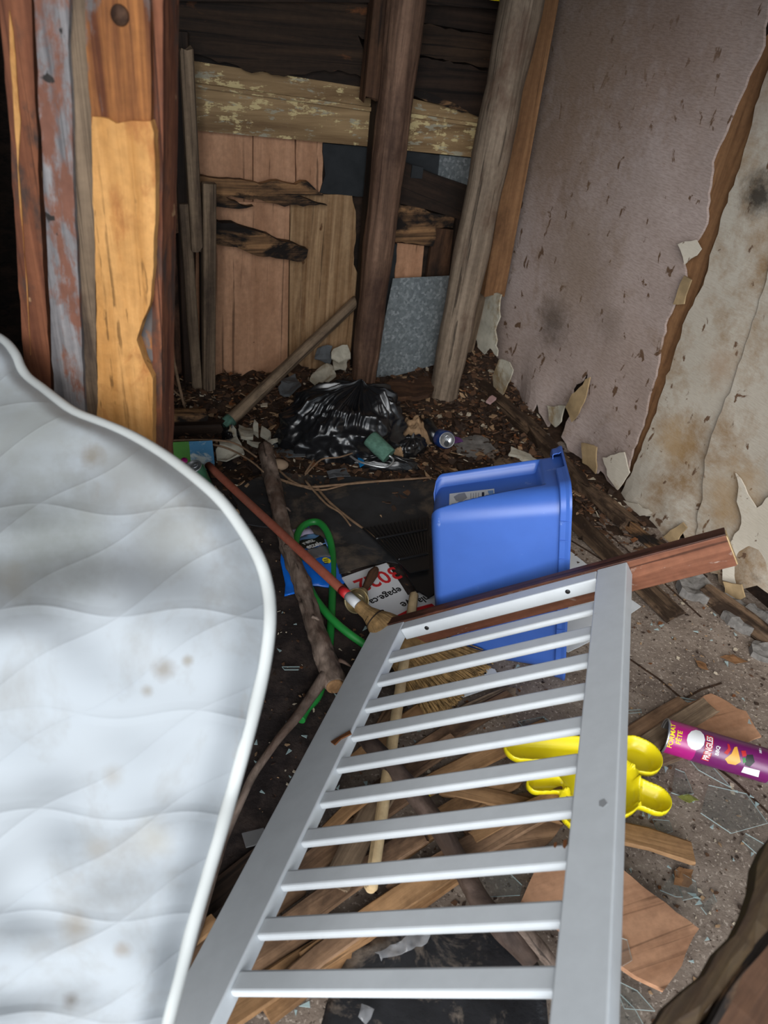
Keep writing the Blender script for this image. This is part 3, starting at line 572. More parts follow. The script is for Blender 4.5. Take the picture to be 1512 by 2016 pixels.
# ------------------------------------------------------------------ debris mound on the floor
def mound(name, x0, x1, y0, y1, st, cond, mat):
    V, idx, Fc = [], {}, []
    nx, ny = int((x1-x0)/st), int((y1-y0)/st)
    for i in range(nx+1):
        for j in range(ny+1):
            x, y = x0+i*st, y0+j*st; h = ground_h(x, y); idx[i, j] = len(V); V.append((x, y, h-.002))
    for i in range(nx):
        for j in range(ny):
            x, y = x0+i*st, y0+j*st; p = Vector((x, y, 0))
            if (p-BL).dot(NB) > .0 and (p-RP).dot(NR) > -.02 and max(V[idx[i+a, j+b]][2] for a in (0, 1) for b in (0, 1)) > .0015: Fc.append((idx[i, j], idx[i+1, j], idx[i+1, j+1], idx[i, j+1]))
    return link(name, V, Fc, mat, smooth=True)
tag(mound('debris_soil', -1.5, 1.3, 1.8, 3.2, .018, None, W['soil']), 'dark rotted soil and crumbs heaped along the back wall', 'debris', kind='stuff')
def chips(name, n, mat, label, size, region, seed, flat=.25):
    rr = random.Random(seed); V, Fc = [], []; c = 0; tries = 0
    while c < n and tries < n*40:
        tries += 1
        p = region(rr)
        if p is None: continue
        pw = Vector((p[0], p[1], 0))
        if (pw-BL).dot(NB) < .02 or (pw-RP).dot(NR) < (.03 if p[1] > 2.6 else .07): continue
        h = ground_h(*p); s = size*(.35+1.1*rr.random()**2); k = rr.choice((3, 4, 4, 5)); a0 = rr.random()*6.28
        tilt = Vector((rr.gauss(0, flat), rr.gauss(0, flat), 1)).normalized(); X = Vector((math.cos(a0), math.sin(a0), 0)); X = (X-tilt*X.dot(tilt)).normalized(); Y = tilt.cross(X)
        asp = rr.uniform(.3, 1); o = Vector((p[0], p[1], h+s*.12+.001)); b0 = len(V); t = max(.0012, s*.12)
        an = sorted(rr.random()*6.28 for _ in range(k)); 
        if k > 3: an = [i*6.28/k+rr.uniform(-.4, .4) for i in range(k)]
        for u in (1, 0):
            for q in an: V.append(o+X*s*math.cos(q)*.6+Y*s*asp*math.sin(q)*.6+tilt*t*u)
        Fc.append(tuple(range(b0, b0+k))); Fc.append(tuple(range(b0+2*k-1, b0+k-1, -1)))
        for q in range(k): Fc.append((b0+q, b0+(q+1) % k, b0+k+(q+1) % k, b0+k+q))
        c += 1
    return tag(link(name, V, Fc, mat), label, 'debris', kind='stuff')
def reg_back(rr):
    x = rr.uniform(-1.1, 1.1); y = rr.uniform(1.75, 3.15); p = Vector((x, y, 0)); b = (p-BL).dot(NB); r = (p-RP).dot(NR)
    k = math.exp(-b/.35)+.7*math.exp(-abs(r-.16)/.12)*(1 if y > 2 else .3)+(.35 if y > 2.1 else .03)
    return (x, y) if rr.random() < k else None
def reg_all(rr):
    return (rr.uniform(-.6, 1.3), rr.uniform(.45, 2.2))
lab = ['brown', 'tan', 'dark', 'pale', 'rusty']
for i, (m_, n) in enumerate(zip(W['chip'], (3000, 800, 3600, 420, 500))):
    chips('wood_chips', n, m_, lab[i]+' chips and crumbs of rotten wood strewn below the back wall', .024 if i < 3 else .020, reg_back, 30+i, .35)
for i, (m_, n) in enumerate(zip(W['chip'], (900, 500, 900, 420, 250))):
    chips('floor_grit', n, m_, lab[i]+' grit and crumbs scattered over the open floor', .0085, reg_all, 60+i, .1)
# ------------------------------------------------------------------ scraps lying at the back
def scrap(name, px, mat, label, cat_='scrap', lift=.004, th=.003, jag=.006, seed=0, amp=.006, group=None, sp=.02, tilt=None, z=None):
    c = [sum(p[0] for p in px)/len(px), sum(p[1] for p in px)/len(px)]; g = G(c[0], c[1], lift) if z is None else P(c[0], c[1], z)
    nrm = Vector(tilt if tilt else (0, 0, 1)).normalized(); X = Vector((1, .2, 0)); X = (X-nrm*X.dot(nrm)).normalized()
    pl = Plane(g, X, nrm.cross(X))
    return tag(sheet(name, pl, px, W[mat], 0, th, jag, sp, lambda x, y: amp*(noise.noise(Vector((x*14, y*14, seed)))*1.6+.4) , seed=seed, jagf=30), label, cat_, group)
scrap('plaster_scrap', [(655, 690), (685, 678), (690, 705), (668, 716), (650, 712)], 'drywall', 'cream curled plaster scrap on top of the heap by the long pole', 'scrap', .07, .008, .008, 1, .03, tilt=(0, -.6, 1))
scrap('plaster_scrap', [(655, 712), (688, 704), (680, 730), (660, 735)], 'drywall', 'yellowish plaster scrap just below the topmost one', 'scrap', .05, .008, .008, 2, .02, tilt=(0, -.5, 1))
scrap('plaster_scrap', [(625, 728), (650, 722), (662, 748), (640, 756), (612, 748)], 'drywall', 'crumbly white plaster scrap above the rubbish bag', 'scrap', .03, .012, .01, 3, .03)
scrap('felt_scrap', [(625, 690), (655, 688), (650, 715), (618, 708)], 'scrapgrey', 'dark grey torn felt scrap beside the cream plaster', 'scrap', .06, .006, .01, 4, .03, tilt=(0, -.5, 1))
scrap('felt_scrap', [(555, 750), (580, 745), (592, 770), (570, 782), (550, 775)], 'scrapgrey', 'dark rounded scrap left of the rubbish bag', 'scrap', .04, .01, .008, 5, .03)
scrap('paper_scrap', [(762, 762), (776, 765), (790, 775), (786, 800), (770, 790), (772, 775)], 'drywall', 'curled cream paper scrap behind the bag, right of the pole foot', 'scrap', .04, .004, .003, 6, .03, tilt=(0, -.9, 1))
scrap('broken_board', [(742, 760), (800, 745), (860, 735), (850, 775), (790, 785), (745, 778)], 'darkred', 'broken reddish board lying under the metal sheet', 'board', .03, .02, .01, 7, .01)
for i, q in enumerate([[(470, 838), (500, 842), (498, 864), (474, 862)], [(500, 830), (512, 838), (508, 856), (498, 848)], [(515, 842), (535, 850), (528, 862), (512, 856)], [(486, 868), (520, 872), (560, 864), (520, 880)]]):
    scrap('plaster_scrap', q, 'drywall', ['larger cream plaster chunk left of the rubbish bag', 'upright tan plaster chunk beside the larger cream one', 'pale plaster chunk next to the foot of the bag', 'long pale sliver lying below the plaster chunks'][i], 'scrap', .02, .014, .006, 10+i, .01)
scrap('flattened_card', [(888, 868), (935, 858), (960, 866), (975, 884), (940, 905), (900, 892)], 'concrete', 'flat greyish card scrap behind the blue tote', 'card', .006, .004, .008, 20, .008)
scrap('flattened_card', [(1005, 884), (1035, 890), (1060, 905), (1030, 906), (1002, 896)], 'drywall', 'whitish flake pile behind the top corner of the blue tote', 'scrap', .01, .01, .008, 21, .01)
scrap('flattened_card', [(968, 902), (1010, 898), (1060, 915), (1020, 925), (975, 922)], 'weather', 'flat brown wood offcut behind the blue tote', 'offcut', .006, .014, .003, 22, .0)
scrap('plaster_scrap', [(430, 885), (455, 850), (478, 880), (480, 900), (445, 905), (425, 900)], 'drywall', 'pale folded paper scrap beside the green carton', 'scrap', .02, .006, .01, 23, .03)
scrap('purple_wrapper', [(878, 858), (905, 862), (912, 868), (895, 874), (880, 870)], 'purplescrap', 'purple wrapper scrap beside the drinks can', 'wrapper', .02, .003, .003, 24, .01)
scrap('plastic_sheet', [(535, 868), (560, 872), (605, 890), (600, 902), (560, 900), (538, 890)], 'scrapgrey', 'grey plastic scrap in front of the bag, by the log end', 'scrap', .01, .003, .004, 25, .01)
scrap('film_scrap', [(642, 928), (682, 920), (690, 940), (648, 946)], 'window', 'crinkled clear film scrap in front of the rubbish bag', 'film', .01, .002, .004, 26, .01)
scrap('blue_wrapper', [(704, 902), (714, 900), (718, 912), (708, 920)], 'brightblue', 'tiny bright blue wrapper in front of the rubbish bag', 'wrapper', .03, .006, .003, 27, .01)
scrap('insulation_scrap', [(956, 790), (968, 778), (975, 785), (966, 796)], 'pinkscrap', 'small pinkish insulation tuft under the white torn flap', 'scrap', .09, .01, .006, 28, .01)
tag(sheet('black_felt', FLOOR, [(455, 960), (540, 930), (660, 935), (760, 948), (862, 940), (850, 1060), (838, 1120), (760, 1105), (665, 1130), (600, 1090), (560, 1040), (480, 1030)], W['felt'], .012, .004, .006, .025, lambda x, y: .010*noise.fractal(Vector((x*5, y*5, 3)), 1, 2, 3), seed=5), 'black felt sheet lying flat between the rubbish bag and the tote', 'felt')
st = G(548, 915, .02)
V, Fc = [], []
for i in range(9):
    for j in range(16):
        a, b = math.pi*i/8, 2*math.pi*j/16; V.append((.034*math.sin(a)*math.cos(b)*(1+.1*math.sin(b*2)), .026*math.sin(a)*math.sin(b), .018*math.cos(a)))
for i in range(8):
    for j in range(16): Fc.append((i*16+j, i*16+(j+1) % 16, (i+1)*16+(j+1) % 16, (i+1)*16+j))
tag(link('tan_stone', V, Fc, W['stone'], Matrix.Translation(st), smooth=True), 'rounded tan stone beside the upper end of the log', 'stone')
# rubbish bag: a slumped sack drawn together at a knot
def blob(name, c, rx, ry, rz, yaw, mat, knot=(.15, .1), seed=0, creases=11, amp=.03, res=110):
    V, Fc = [], []; ca, sa = math.cos(yaw), math.sin(yaw); nr, na = res//2, res*2
    for i in range(nr+1):
        t = i/nr; ph = t*math.pi*.56
        for j in range(na):
            an = 2*math.pi*j/na
            k0 = 1-.12*noise.noise(Vector((math.cos(an)*1.5, math.sin(an)*1.5, seed)))
            x = math.sin(ph)*math.cos(an)*k0+knot[0]*(1-t)**2; y = math.sin(ph)*math.sin(an)*k0+knot[1]*(1-t)**2; z = max(0, math.cos(ph))**.8
            f = noise.ridged_multi_fractal(Vector((x*2.0+seed, y*2.0, z*2)), 1.0, 2.1, 3, 1, 2)-1
            g = noise.noise(Vector((math.cos(an)*creases*.55, math.sin(an)*creases*.55, seed+t*1.2))) + .6*noise.noise(Vector((math.cos(an)*creases*1.3, math.sin(an)*creases*1.3, seed+t*2)))
            d = amp*(.55*f*min(1, t*2+.2)+.7*g*math.exp(-((t-.28)/.25)**2))
            r = 1+d/rx*1.2
            V.append(((x*rx*ca-y*ry*sa)*r, (x*rx*sa+y*ry*ca)*r, max(-.01, z*rz*(1+d/rz*.8)+.02*math.exp(-(t/.05)**2))))
    for i in range(nr):
        for j in range(na): Fc.append((i*na+j, i*na+(j+1) % na, (i+1)*na+(j+1) % na, (i+1)*na+j))
    Fc.append(tuple(range(na))); Fc.append(tuple(nr*na+j for j in range(na-1, -1, -1)))
    return link(name, V, Fc, mat, Matrix.Translation(c), smooth=True)
c = P(675, 868, 0); c.z = .01
tag(blob('rubbish_bag', c, .24, .16, .20, .3, W['bagblack'], (.22, .15), 4, 14, .05, 130), 'large shiny black rubbish bag knotted at the top, by the foot of the pole', 'bag')
c = P(752, 918, 0)
tag(blob('bag_film', c, .15, .035, .045, .08, W['bagblack'], (.1, 0), 9, 8, .012, 60), 'flat crumpled black bag remnant in front of the large bag', 'bag')
c = P(806, 890, 0)
tag(blob('bag_film', c, .075, .05, .06, .8, W['bagblack'], (.1, 0), 12, 8, .012, 60), 'dusty folded black film right of the green paint roller', 'bag')
c = P(455, 868, 0)
tag(blob('bag_film', c, .03, .06, .05, .3, W['bagblack'], (.1, 0), 15, 6, .01, 50), 'narrow crumpled black film beside the tip of the leaning stick', 'bag')
def pilelet(px, py, rx, ry, rz, mat, label, seed):
    c = P(px, py, 0); V, Fc = [], []; n = 26
    for i in range(n+1):
        for j in range(n+1):
            x, y = i/n*2-1, j/n*2-1; r = x*x+y*y; V.append((x*rx, y*ry, rz*max(-.1, (1-r))*(1+.5*noise.fractal(Vector((x*3, y*3, seed)), 1, 2, 4))))
    for i in range(n):
        for j in range(n):
            if (i/n*2-1)**2+(j/n*2-1)**2 < 1.2: Fc.append((i*(n+1)+j, (i+1)*(n+1)+j, (i+1)*(n+1)+j+1, i*(n+1)+j+1))
    return tag(link('sawdust_heap', V, Fc, W[mat] if isinstance(mat, str) else mat, Matrix.Translation(c), smooth=True), label, 'debris', kind='stuff')
pilelet(812, 862, .075, .09, .075, W['chip'][1], 'heap of tan sawdust spilling beside the rubbish bag', 3)
pilelet(782, 900, .035, .03, .04, W['chip'][1], 'small sawdust heap at the end of the paint roller', 5)
# paint roller
a = G(728, 862, .125); b = G(766, 898, .085)
rl = empty('paint_roller', (a+b)/2, 'dirty green paint roller lying on the rubbish bag', 'paint roller')
tube('roller_sleeve', [(a, .029), (a.lerp(b, .5), .030), (b, .029)], W['roller'], 4, 24, .03, 30, parent=rl)
d = (b-a).normalized()
tube('wire_frame', [(b-d*.01, .004), (b+d*.02, .004), (b+d*.025+Vector((-.03, -.03, -.01)), .004), (b+Vector((-.09, -.03, -.02)), .004), (b+Vector((-.13, 0, -.02)), .004)], W['chrome'], 5, 8, parent=rl)
# cans and cartons
def can(px, py, lift, axis, mat, label, r=.033, L=.12, name='drinks_can'):
    o = G(px, py, lift); ax = Vector(axis).normalized(); m = frame(o, ax); e = empty(name, o, label, 'can')
    lathe('body', [(-L/2, 0), (-L/2+.002, r*.7), (-L/2+.008, r*.97), (-L/2+.014, r), (L/2-.014, r), (L/2-.004, r*.84)], mat, m, e, 28)
    lathe('can_top', [(L/2-.0045, r*.845), (L/2, r*.86), (L/2, r*.80), (L/2-.005, r*.77), (L/2-.005, 0)], W['chrome'], m, e, 28)
    mt = m @ Matrix.Translation((L/2-.003, 0, r*.2)); tube('pull_tab', [(mt @ Vector((0, -.008, 0)), .0025), (mt @ Vector((.002, 0, .010)), .0025), (mt @ Vector((0, .008, 0)), .0025), (mt @ Vector((0, 0, -.01)), .0025), (mt @ Vector((0, -.008, 0)), .0025)], W['chrome'], 3, 6, parent=e)
    lathe('mouth_opening', [(L/2-.0047, r*.30), (L/2-.0045, 0)], W['black'], m @ Matrix.Translation((0, 0, -r*.38)), e, 14)
    return e
can(872, 864, .034, (.14, -.62, .32), W['canblue'], 'crushed blue drinks can lying with its silver top towards the viewer')
can(392, 945, .035, (-.25, -.2, .95), W['cangreen'], 'green drinks can with a silver top beside the mattress edge')
o = G(850, 852, .03); lathe('dark_cup', [(-.05, 0), (-.05, .022), (.045, .034), (.045, .031), (-.045, .02), (-.045, 0)], W['bagblack'], frame(o, (-.5, .5, .2)), None)
tag(bpy.data.objects['dark_cup'], 'dark plastic cup tipped over behind the blue can', 'cup')
def carton(px, py, yaw):
    c = G(px, py, .035); e = empty('snack_carton', c, 'green and blue printed carton with a pink dot beside the mattress', 'carton')
    m = Matrix.Translation(c) @ Matrix.Rotation(yaw, 4, 'Z') @ Matrix.Rotation(.45, 4, 'X')
    def bx(n, x0, x1, mat, dz=0):
        V = [(x, y, z) for x in (x0, x1) for y in (-.045, .045) for z in (-.018, .018)]
        return link(n, V, [(0, 1, 3, 2), (4, 6, 7, 5), (0, 4, 5, 1), (2, 3, 7, 6), (0, 2, 6, 4), (1, 5, 7, 3)], mat, m, e)
    bx('green_panel', -.11, .01, W['cartongreen']); b = bx('blue_panel', .0101, .085, W['cartonblue'])
    lathe('pink_dot', [(.0, 0), (.0, .011), (.0012, .011), (.0012, 0)], W['magenta'], m @ Matrix.Translation((-.01, -.028, .0182)) @ Matrix.Rotation(-math.pi/2, 4, 'Y'), e, 20)
carton(368, 898, .35)
# straws, twigs and grass stems near the bag
def twig(name, px, r, mat, label, lift=.012, n=5, seed=0, group=None, cat_='twig'):
    pts = [(G(x, y, lift+(q[0] if q else 0)), rr) for (x, y, *q), rr in zip(px, [r*(1-.4*i/len(px)) for i in range(len(px))])]
    return tag(tube(name, pts, W[mat], n, 8, .12, 30, seed=seed), label, cat_, group)
twig('dry_vine', [(318, 880), (380, 872), (440, 880), (490, 905), (520, 930)], .004, 'twig', 'thin dry vine arching over the green carton', .05)
twig('dry_vine', [(330, 868), (400, 866), (460, 872), (505, 900)], .004, 'twig', 'second dry vine lying just above the first, beside the mattress', .06)
twig('dry_vine', [(540, 940), (600, 958), (660, 955), (740, 948), (850, 940)], .005, 'twig', 'long dry vine crossing in front of the rubbish bag', .02)
twig('dry_vine', [(548, 925), (580, 950), (630, 965), (700, 950), (790, 945)], .004, 'twig', 'shorter dry vine crossing beside the log end', .02)
twig('grass_stem', [(620, 955), (650, 990), (700, 1030), (745, 1060), (800, 1085)], .005, 'twig', 'dry stem lying across the black felt', .016)
twig('grass_stem', [(600, 945), (640, 990), (670, 1010), (690, 1035)], .004, 'twig', 'short dry stem on the black felt above the green hose', .02)
twig('grass_stem', [(618, 905), (600, 935), (632, 905), (668, 900), (700, 890)], .0035, 'twig', 'bent straw lying against the front of the rubbish bag', .05)
tag(tube('bare_twig', [(BACK.hit(322, 625, .16), .006), (BACK.hit(340, 700, .16), .006), (BACK.hit(358, 780, .18), .005), (BACK.hit(378, 852, .2), .004)], W['twig'], 5, 8, .1, 20), 'bare curved twig standing in the left corner', 'twig')
tag(tube('bare_twig', [(BACK.hit(320, 748, .16), .004), (BACK.hit(345, 772, .16), .004), (BACK.hit(364, 786, .16), .003)], W['twig'], 4, 8, .1, 20), 'short bare twig crossing the curved one', 'twig')
floor_beam('floor_timber', (300, 820), (400, 818), .06, .05, .04, 'rot', 'rotten timber on the floor in the left corner', 'timber', .03, 31, .3)
floor_beam('floor_timber', (300, 846), (440, 840), .03, .05, .04, 'dark', 'dark timber lying on the floor below the rotten one', 'timber', .03, 32, .2)
floor_beam('wood_sliver', (862, 915), (905, 940), .02, .03, .012, 'rot', 'broken wood sliver behind the corner of the blue tote', 'splinter', .01, 33, .3)
# ------------------------------------------------------------------ log, broom, hose
lp = [(521, 880, .05, .024), (532, 930, .045, .026), (545, 985, .04, .024), (556, 1030, .035, .024), (568, 1080, .032, .022), (590, 1135, .032, .024), (606, 1185, .03, .024), (622, 1240, .03, .0235), (640, 1290, .032, .026), (652, 1320, .034, .027), (660, 1350, .034, .024)]
lg = tube('bark_log', [(P(x, y, z), r) for x, y, z, r in lp], W['bark'], 9, 36, .22, 26, seed=5)
tag(lg, 'long rough barked log with a fork, lying beside the red broom handle', 'log')
fk = tube('forked_branch', [(P(x, y, z), r) for x, y, z, r in [(648, 1318, .035, .016), (620, 1360, .035, .014), (585, 1410, .035, .011), (550, 1452, .035, .0095), (502, 1520, .035, .0085), (478, 1570, .035, .008), (455, 1620, .035, .008), (437, 1665, .035, .0085), (415, 1740, .035, .0085), (380, 1850, .04, .009), (335, 1965, .05, .009), (310, 2040, .05, .009)]], W['bark'], 5, 12, .10, 18, parent=lg, seed=8)
ce = lathe('cut_end', [(-.004, .021), (.002, .021), (.003, .018), (.003, 0)], W['strip2'], frame(P(660, 1352, .034), P(660, 1352, .034)-P(652, 1320, .034)), lg, 20)
for i, (x, y, s) in enumerate([(562, 1075, .02), (616, 1215, .02), (668, 1300, .03), (560, 1000, .02), (534, 895, .018)]):
    a = P(x, y, .05); tube('bark_flake', [(a, .006), (a+Vector((s*.5, -s*.3, .004)), .004), (a+Vector((s, -.3*s, -.006)), .002)], W['bark'], 3, 6, .2, 30, parent=lg)
br = empty('straw_broom', P(705, 1195, 0), 'old straw broom with a faded red painted handle', 'broom')
h0, h1 = G(410, 916, .035), P(706, 1192, .075)
tube('handle', [(h0, .0125), (h0.lerp(h1, .5), .0125), (h1, .0125)], W['redhandle'], 6, 16, .02, 10, parent=br)
d = (h1-h0).normalized()
rb = tube('paint_splash', [(h1-d*.075, .0130), (h1-d*.045, .0131)], W['red'], 1, 16, parent=br); rb['label'] = 'brighter red painted patch'
tube('tape_wrap', [(h1-d*.045, .0134), (h1-d*.0, .0134)], W['signwhite'], 2, 16, .05, 60, parent=br)
tip = P(860, 1318, .035); bd = (tip-h1).normalized(); side = bd.cross(Z).normalized()
def bristle_head():
    V, Fc = [], []; rr = random.Random(3)
    sec = [(0, .016, .016), (.03, .018, .017), (.05, .026, .022), (.075, .040, .028), (.11, .056, .032), (.16, .072, .032), (.20, .08, .028)]
    n = 60
    for x, a, b in sec:
        for j in range(n):
            an = 2*math.pi*j/n; k = 1+.05*math.sin(j*math.pi)+.05*rr.random(); V.append(h1+bd*x+side*math.cos(an)*a*k+bd.cross(side)*math.sin(an)*b*k)
    for i in range(len(sec)-1):
        for j in range(n): Fc.append((i*n+j, i*n+(j+1) % n, (i+1)*n+(j+1) % n, (i+1)*n+j))
    Fc.append(tuple((len(sec)-1)*n+j for j in range(n))); Fc.append(tuple(range(n-1, -1, -1)))
    return V, Fc
V, Fc = bristle_head(); link('broom_head', V, Fc, W['straw'], parent=br, smooth=False)
V, Fc = [], []; rr = random.Random(5)
for i in range(1500):
    a = rr.uniform(-1, 1); b = rr.uniform(-1, 1)
    s = h1+bd*rr.uniform(.10, .19); L = (.30+.05*rr.random()); off0 = side*a*.045+Z*b*.02; off1 = side*(a*.115+rr.gauss(0, .010))+Z*(b*.024-.004)
    p, q = s+off0, h1+bd*L+off1
    q.z = max(.004, q.z); w_ = .0016; k = len(V); dd = (q-p).normalized(); s1 = dd.cross(Z).normalized()*w_; s2 = dd.cross(s1).normalized()*w_
    for o in (p, q): V += [o+s1, o-s1*.5+s2, o-s1*.5-s2]
    for j in range(3): Fc.append((k+j, k+(j+1) % 3, k+3+(j+1) % 3, k+3+j))
tag(link('bristles', V, Fc, W['bristle'], parent=br), kind='stuff')
for x in (.045, .058):
    V, Fc = [], []; n = 30
    rr_ = .0235 if x < .05 else .032
    pts = [(h1+bd*x+side*math.cos(2*math.pi*j/n)*rr_+bd.cross(side)*math.sin(2*math.pi*j/n)*rr_*.82, .0016) for j in range(n+1)]
    tube('binding_wire', pts, W['dark'], 1, 6, parent=br)
hp = [(592, 1418), (604, 1395), (628, 1365), (645, 1300), (652, 1220), (655, 1140), (654, 1085), (645, 1050), (630, 1030), (612, 1028), (594, 1038), (584, 1058), (583, 1082), (592, 1120), (606, 1150), (622, 1180), (650, 1215), (680, 1242), (712, 1265), (745, 1285), (790, 1300)]
hz = [.012, .012, .012, .012, .012, .012, .014, .03, .032, .03, .028, .03, .03, .03, .032, .034, .035, .03, .02, .014, .012]
tag(tube('garden_hose', [(P(x, y, z), .0105) for (x, y), z in zip(hp, hz)], W['green'], 6, 14), 'looped length of bright green garden hose around the snack bag', 'hose')
# ------------------------------------------------------------------ snack bag
def flat_thing(name, label, cat_, px, z0, puff, seed, amp=.003):
    c = sum((P(x, y, z0) for x, y in px), Vector())/len(px); return c
bc = P(608, 1105, .02)
sb = empty('snack_bag', Vector((bc.x, bc.y, 0)), 'blue snack bag with white lettering on a black patch inside the hose loop', 'bag')
SBX = (P(640, 1150, .02)-P(565, 1165, .02)).normalized(); SBP = Plane(Vector((0, 0, .008)), SBX, Z.cross(SBX))
bcl = SBP.loc(bc)
def sbh(lx, ly):
    dx, dy = (lx-bcl.x)/.085, (ly-bcl.y)/.12; return .024*max(0, 1-dx*dx)*max(0, 1-dy*dy)+.0035*noise.noise(Vector((lx*30, ly*22, 2)))
def sbs(name, px, mat, lift, parent, jag=.0, th=.0008, sp=.012, rotc=None):
    pl = SBP.shift(lift); pts = [pl.loc(pl.hit(x, y)) for x, y in px]; c = sum(pts, Vector((0, 0)))/len(pts)
    return sheet(name, SBP, px, W[mat], lift, th, jag, sp, lambda x, y: sbh(x+c.x, y+c.y), parent=parent, smooth=True)
sbs('bag_film', [(560, 1041), (585, 1038), (611, 1036), (626, 1050), (646, 1062), (650, 1085), (658, 1100), (668, 1125), (678, 1148), (647, 1158), (615, 1156), (583, 1168), (560, 1172), (562, 1149), (552, 1107), (556, 1070)], 'bagblue', 0, sb, .001, .004)
t = sbs('top_panel', [(562, 1043), (585, 1040), (611, 1038), (618, 1050), (600, 1052), (580, 1064), (560, 1068)], 'bagpink', .0015, sb); t['label'] = 'pinkish torn top'
t = sbs('sky_panel', [(562, 1067), (581, 1064), (600, 1053), (619, 1050), (645, 1063), (648, 1078), (625, 1070), (590, 1080), (560, 1090)], 'bagsky', .0015, sb); t['label'] = 'light blue band'
t = sbs('black_patch', [(582, 1074), (594, 1066), (612, 1064), (620, 1062), (630, 1054), (638, 1062), (640, 1070), (625, 1082), (612, 1090), (594, 1092), (584, 1086)], 'ink', .0025, sb); t['label'] = 'black lettering patch'
t = sbs('clear_window', [(600, 1094), (622, 1086), (641, 1073), (650, 1092), (651, 1102), (630, 1106), (606, 1122), (592, 1112)], 'window', .0025, sb); t['label'] = 'clear grey window'
pts = []
bcn = SBP.loc(SBP.hit(642, 1113))
pts = [SBP.o+SBP.ex*(bcn.x+.0125*math.cos(i*math.pi/8))+SBP.ey*(bcn.y+.0125*math.sin(i*math.pi/8)) for i in range(16)]
t = sheet('yellow_badge', SBP, None, W['inkyellow'], .0035, .0008, 0, .008, lambda x, y: sbh(x+bcn.x, y+bcn.y), parent=sb, world=pts); t['label'] = 'round yellow badge'
def text_on(plane, hfun, s, size, px, dirpx, mat, parent, lift, name='lettering', shear=0):
    """letters lying on a (curved) plane: centred at pixel px, baseline running towards pixel dirpx"""
    V, Fc = textmesh(s, size); pl = plane.shift(lift); c = pl.loc(pl.hit(*px)); e = pl.loc(pl.hit(*dirpx)); d = (e-c).normalized(); nn = Vector((-d.y, d.x))
    def f(h):
        def g(v):
            q = c+d*(v.x+shear*v.y)+nn*v.y; return plane.o+plane.ex*q.x+plane.ey*q.y+plane.ez*(hfun(q.x, q.y)+lift+h)
        return g
    vs_, fs = solid(V, Fc, f(.0006), f(-.0004)); return link(name, vs_, fs, mat, parent=parent)
text_on(SBP, sbh, 'retz', .026, (606, 1073), (622, 1065), W['inkwhite'], sb, .0034)
text_on(SBP, sbh, 'etzels', .026, (618, 1081), (636, 1072), W['inkwhite'], sb, .0034)
for y_ in (1109, 1113, 1117): sbs('badge_print', [(637, y_+1), (646, y_-2), (646, y_-.8), (637, y_+2.2)], 'ink', .0046, sb)
# ------------------------------------------------------------------ sign with red numerals
sg = empty('printed_sign', P(760, 1175, 0), 'white sign board with red numerals and black lettering, lying upside down', 'sign')
SG = Plane(Vector((0, 0, .014)), (P(800, 1160, 0)-P(700, 1190, 0)), Z.cross(P(800, 1160, 0)-P(700, 1190, 0)))
sheet('board', SG, [(673, 1137), (718, 1121), (761, 1108), (776, 1130), (793, 1156), (818, 1195), (850, 1245), (760, 1270), (730, 1220)], W['signwhite'], 0, .004, 0, .05, parent=sg)
zero = lambda x, y: 0
text_on(SG, zero, '3022', .072, (744, 1139), (714, 1150), W['red'], sg, .0006)
text_on(SG, zero, 'epage.ca', .032, (760, 1173), (733, 1185), W['ink'], sg, .0006)
text_on(SG, zero, 've', .036, (800, 1188), (785, 1196), W['ink'], sg, .0006)
sheet('red_band', SG, [(780, 1212), (808, 1198), (822, 1200), (838, 1226), (800, 1240)], W['red'], .0008, .001, 0, .05, parent=sg)
# the same black words carry on, on a second scrap
s2 = tag(sheet('printed_scrap', FLOOR, [(800, 1172), (850, 1160), (870, 1200), (830, 1215), (812, 1200)], W['signwhite'], .008, .003, .003, .03), 'smaller printed sign scrap at the corner of the blue tote', 'sign')
sheet('red_band', FLOOR, [(806, 1200), (850, 1188), (866, 1202), (830, 1213), (812, 1206)], W['red'], .0086, .0006, 0, .05, parent=s2)
text_on(FLOOR.shift(0), lambda x, y: 0, 'nla', .032, (834, 1180), (820, 1186), W['ink'], s2, .0086)
# ladle-like tool: wooden handle, brass cup
a, b = P(740, 1120, .05), P(716, 1163, .045)
lt = empty('brass_cup_tool', Vector((b.x, b.y, 0)), 'wooden handled tool with a round tarnished brass cup beside the broom', 'tool')
tube('wooden_handle', [(a, .009), (a.lerp(b, .25), .0145), (a.lerp(b, .6), .012), (a.lerp(b, .85), .009), (b, .011)], W['darkred'], 5, 16, parent=lt, round_end=True)
c = P(702, 1183, .035); d = (c-b).normalized()
lathe('ferrule', [(0, .012), (.012, .020), (.030, .026), (.034, .026), (.034, 0)], W['brass'], frame(b-d*.002, d), lt, 24)
V, Fc = [], []
nrm = Vector((-.25, -.75, .62)).normalized()
lathe('cup', [(-.020, 0), (-.019, .016), (-.010, .028), (0, .034), (.002, .034), (-.001, .030), (-.010, .025), (-.016, .015), (-.017, 0)], W['brass'], frame(c, nrm), lt, 36)
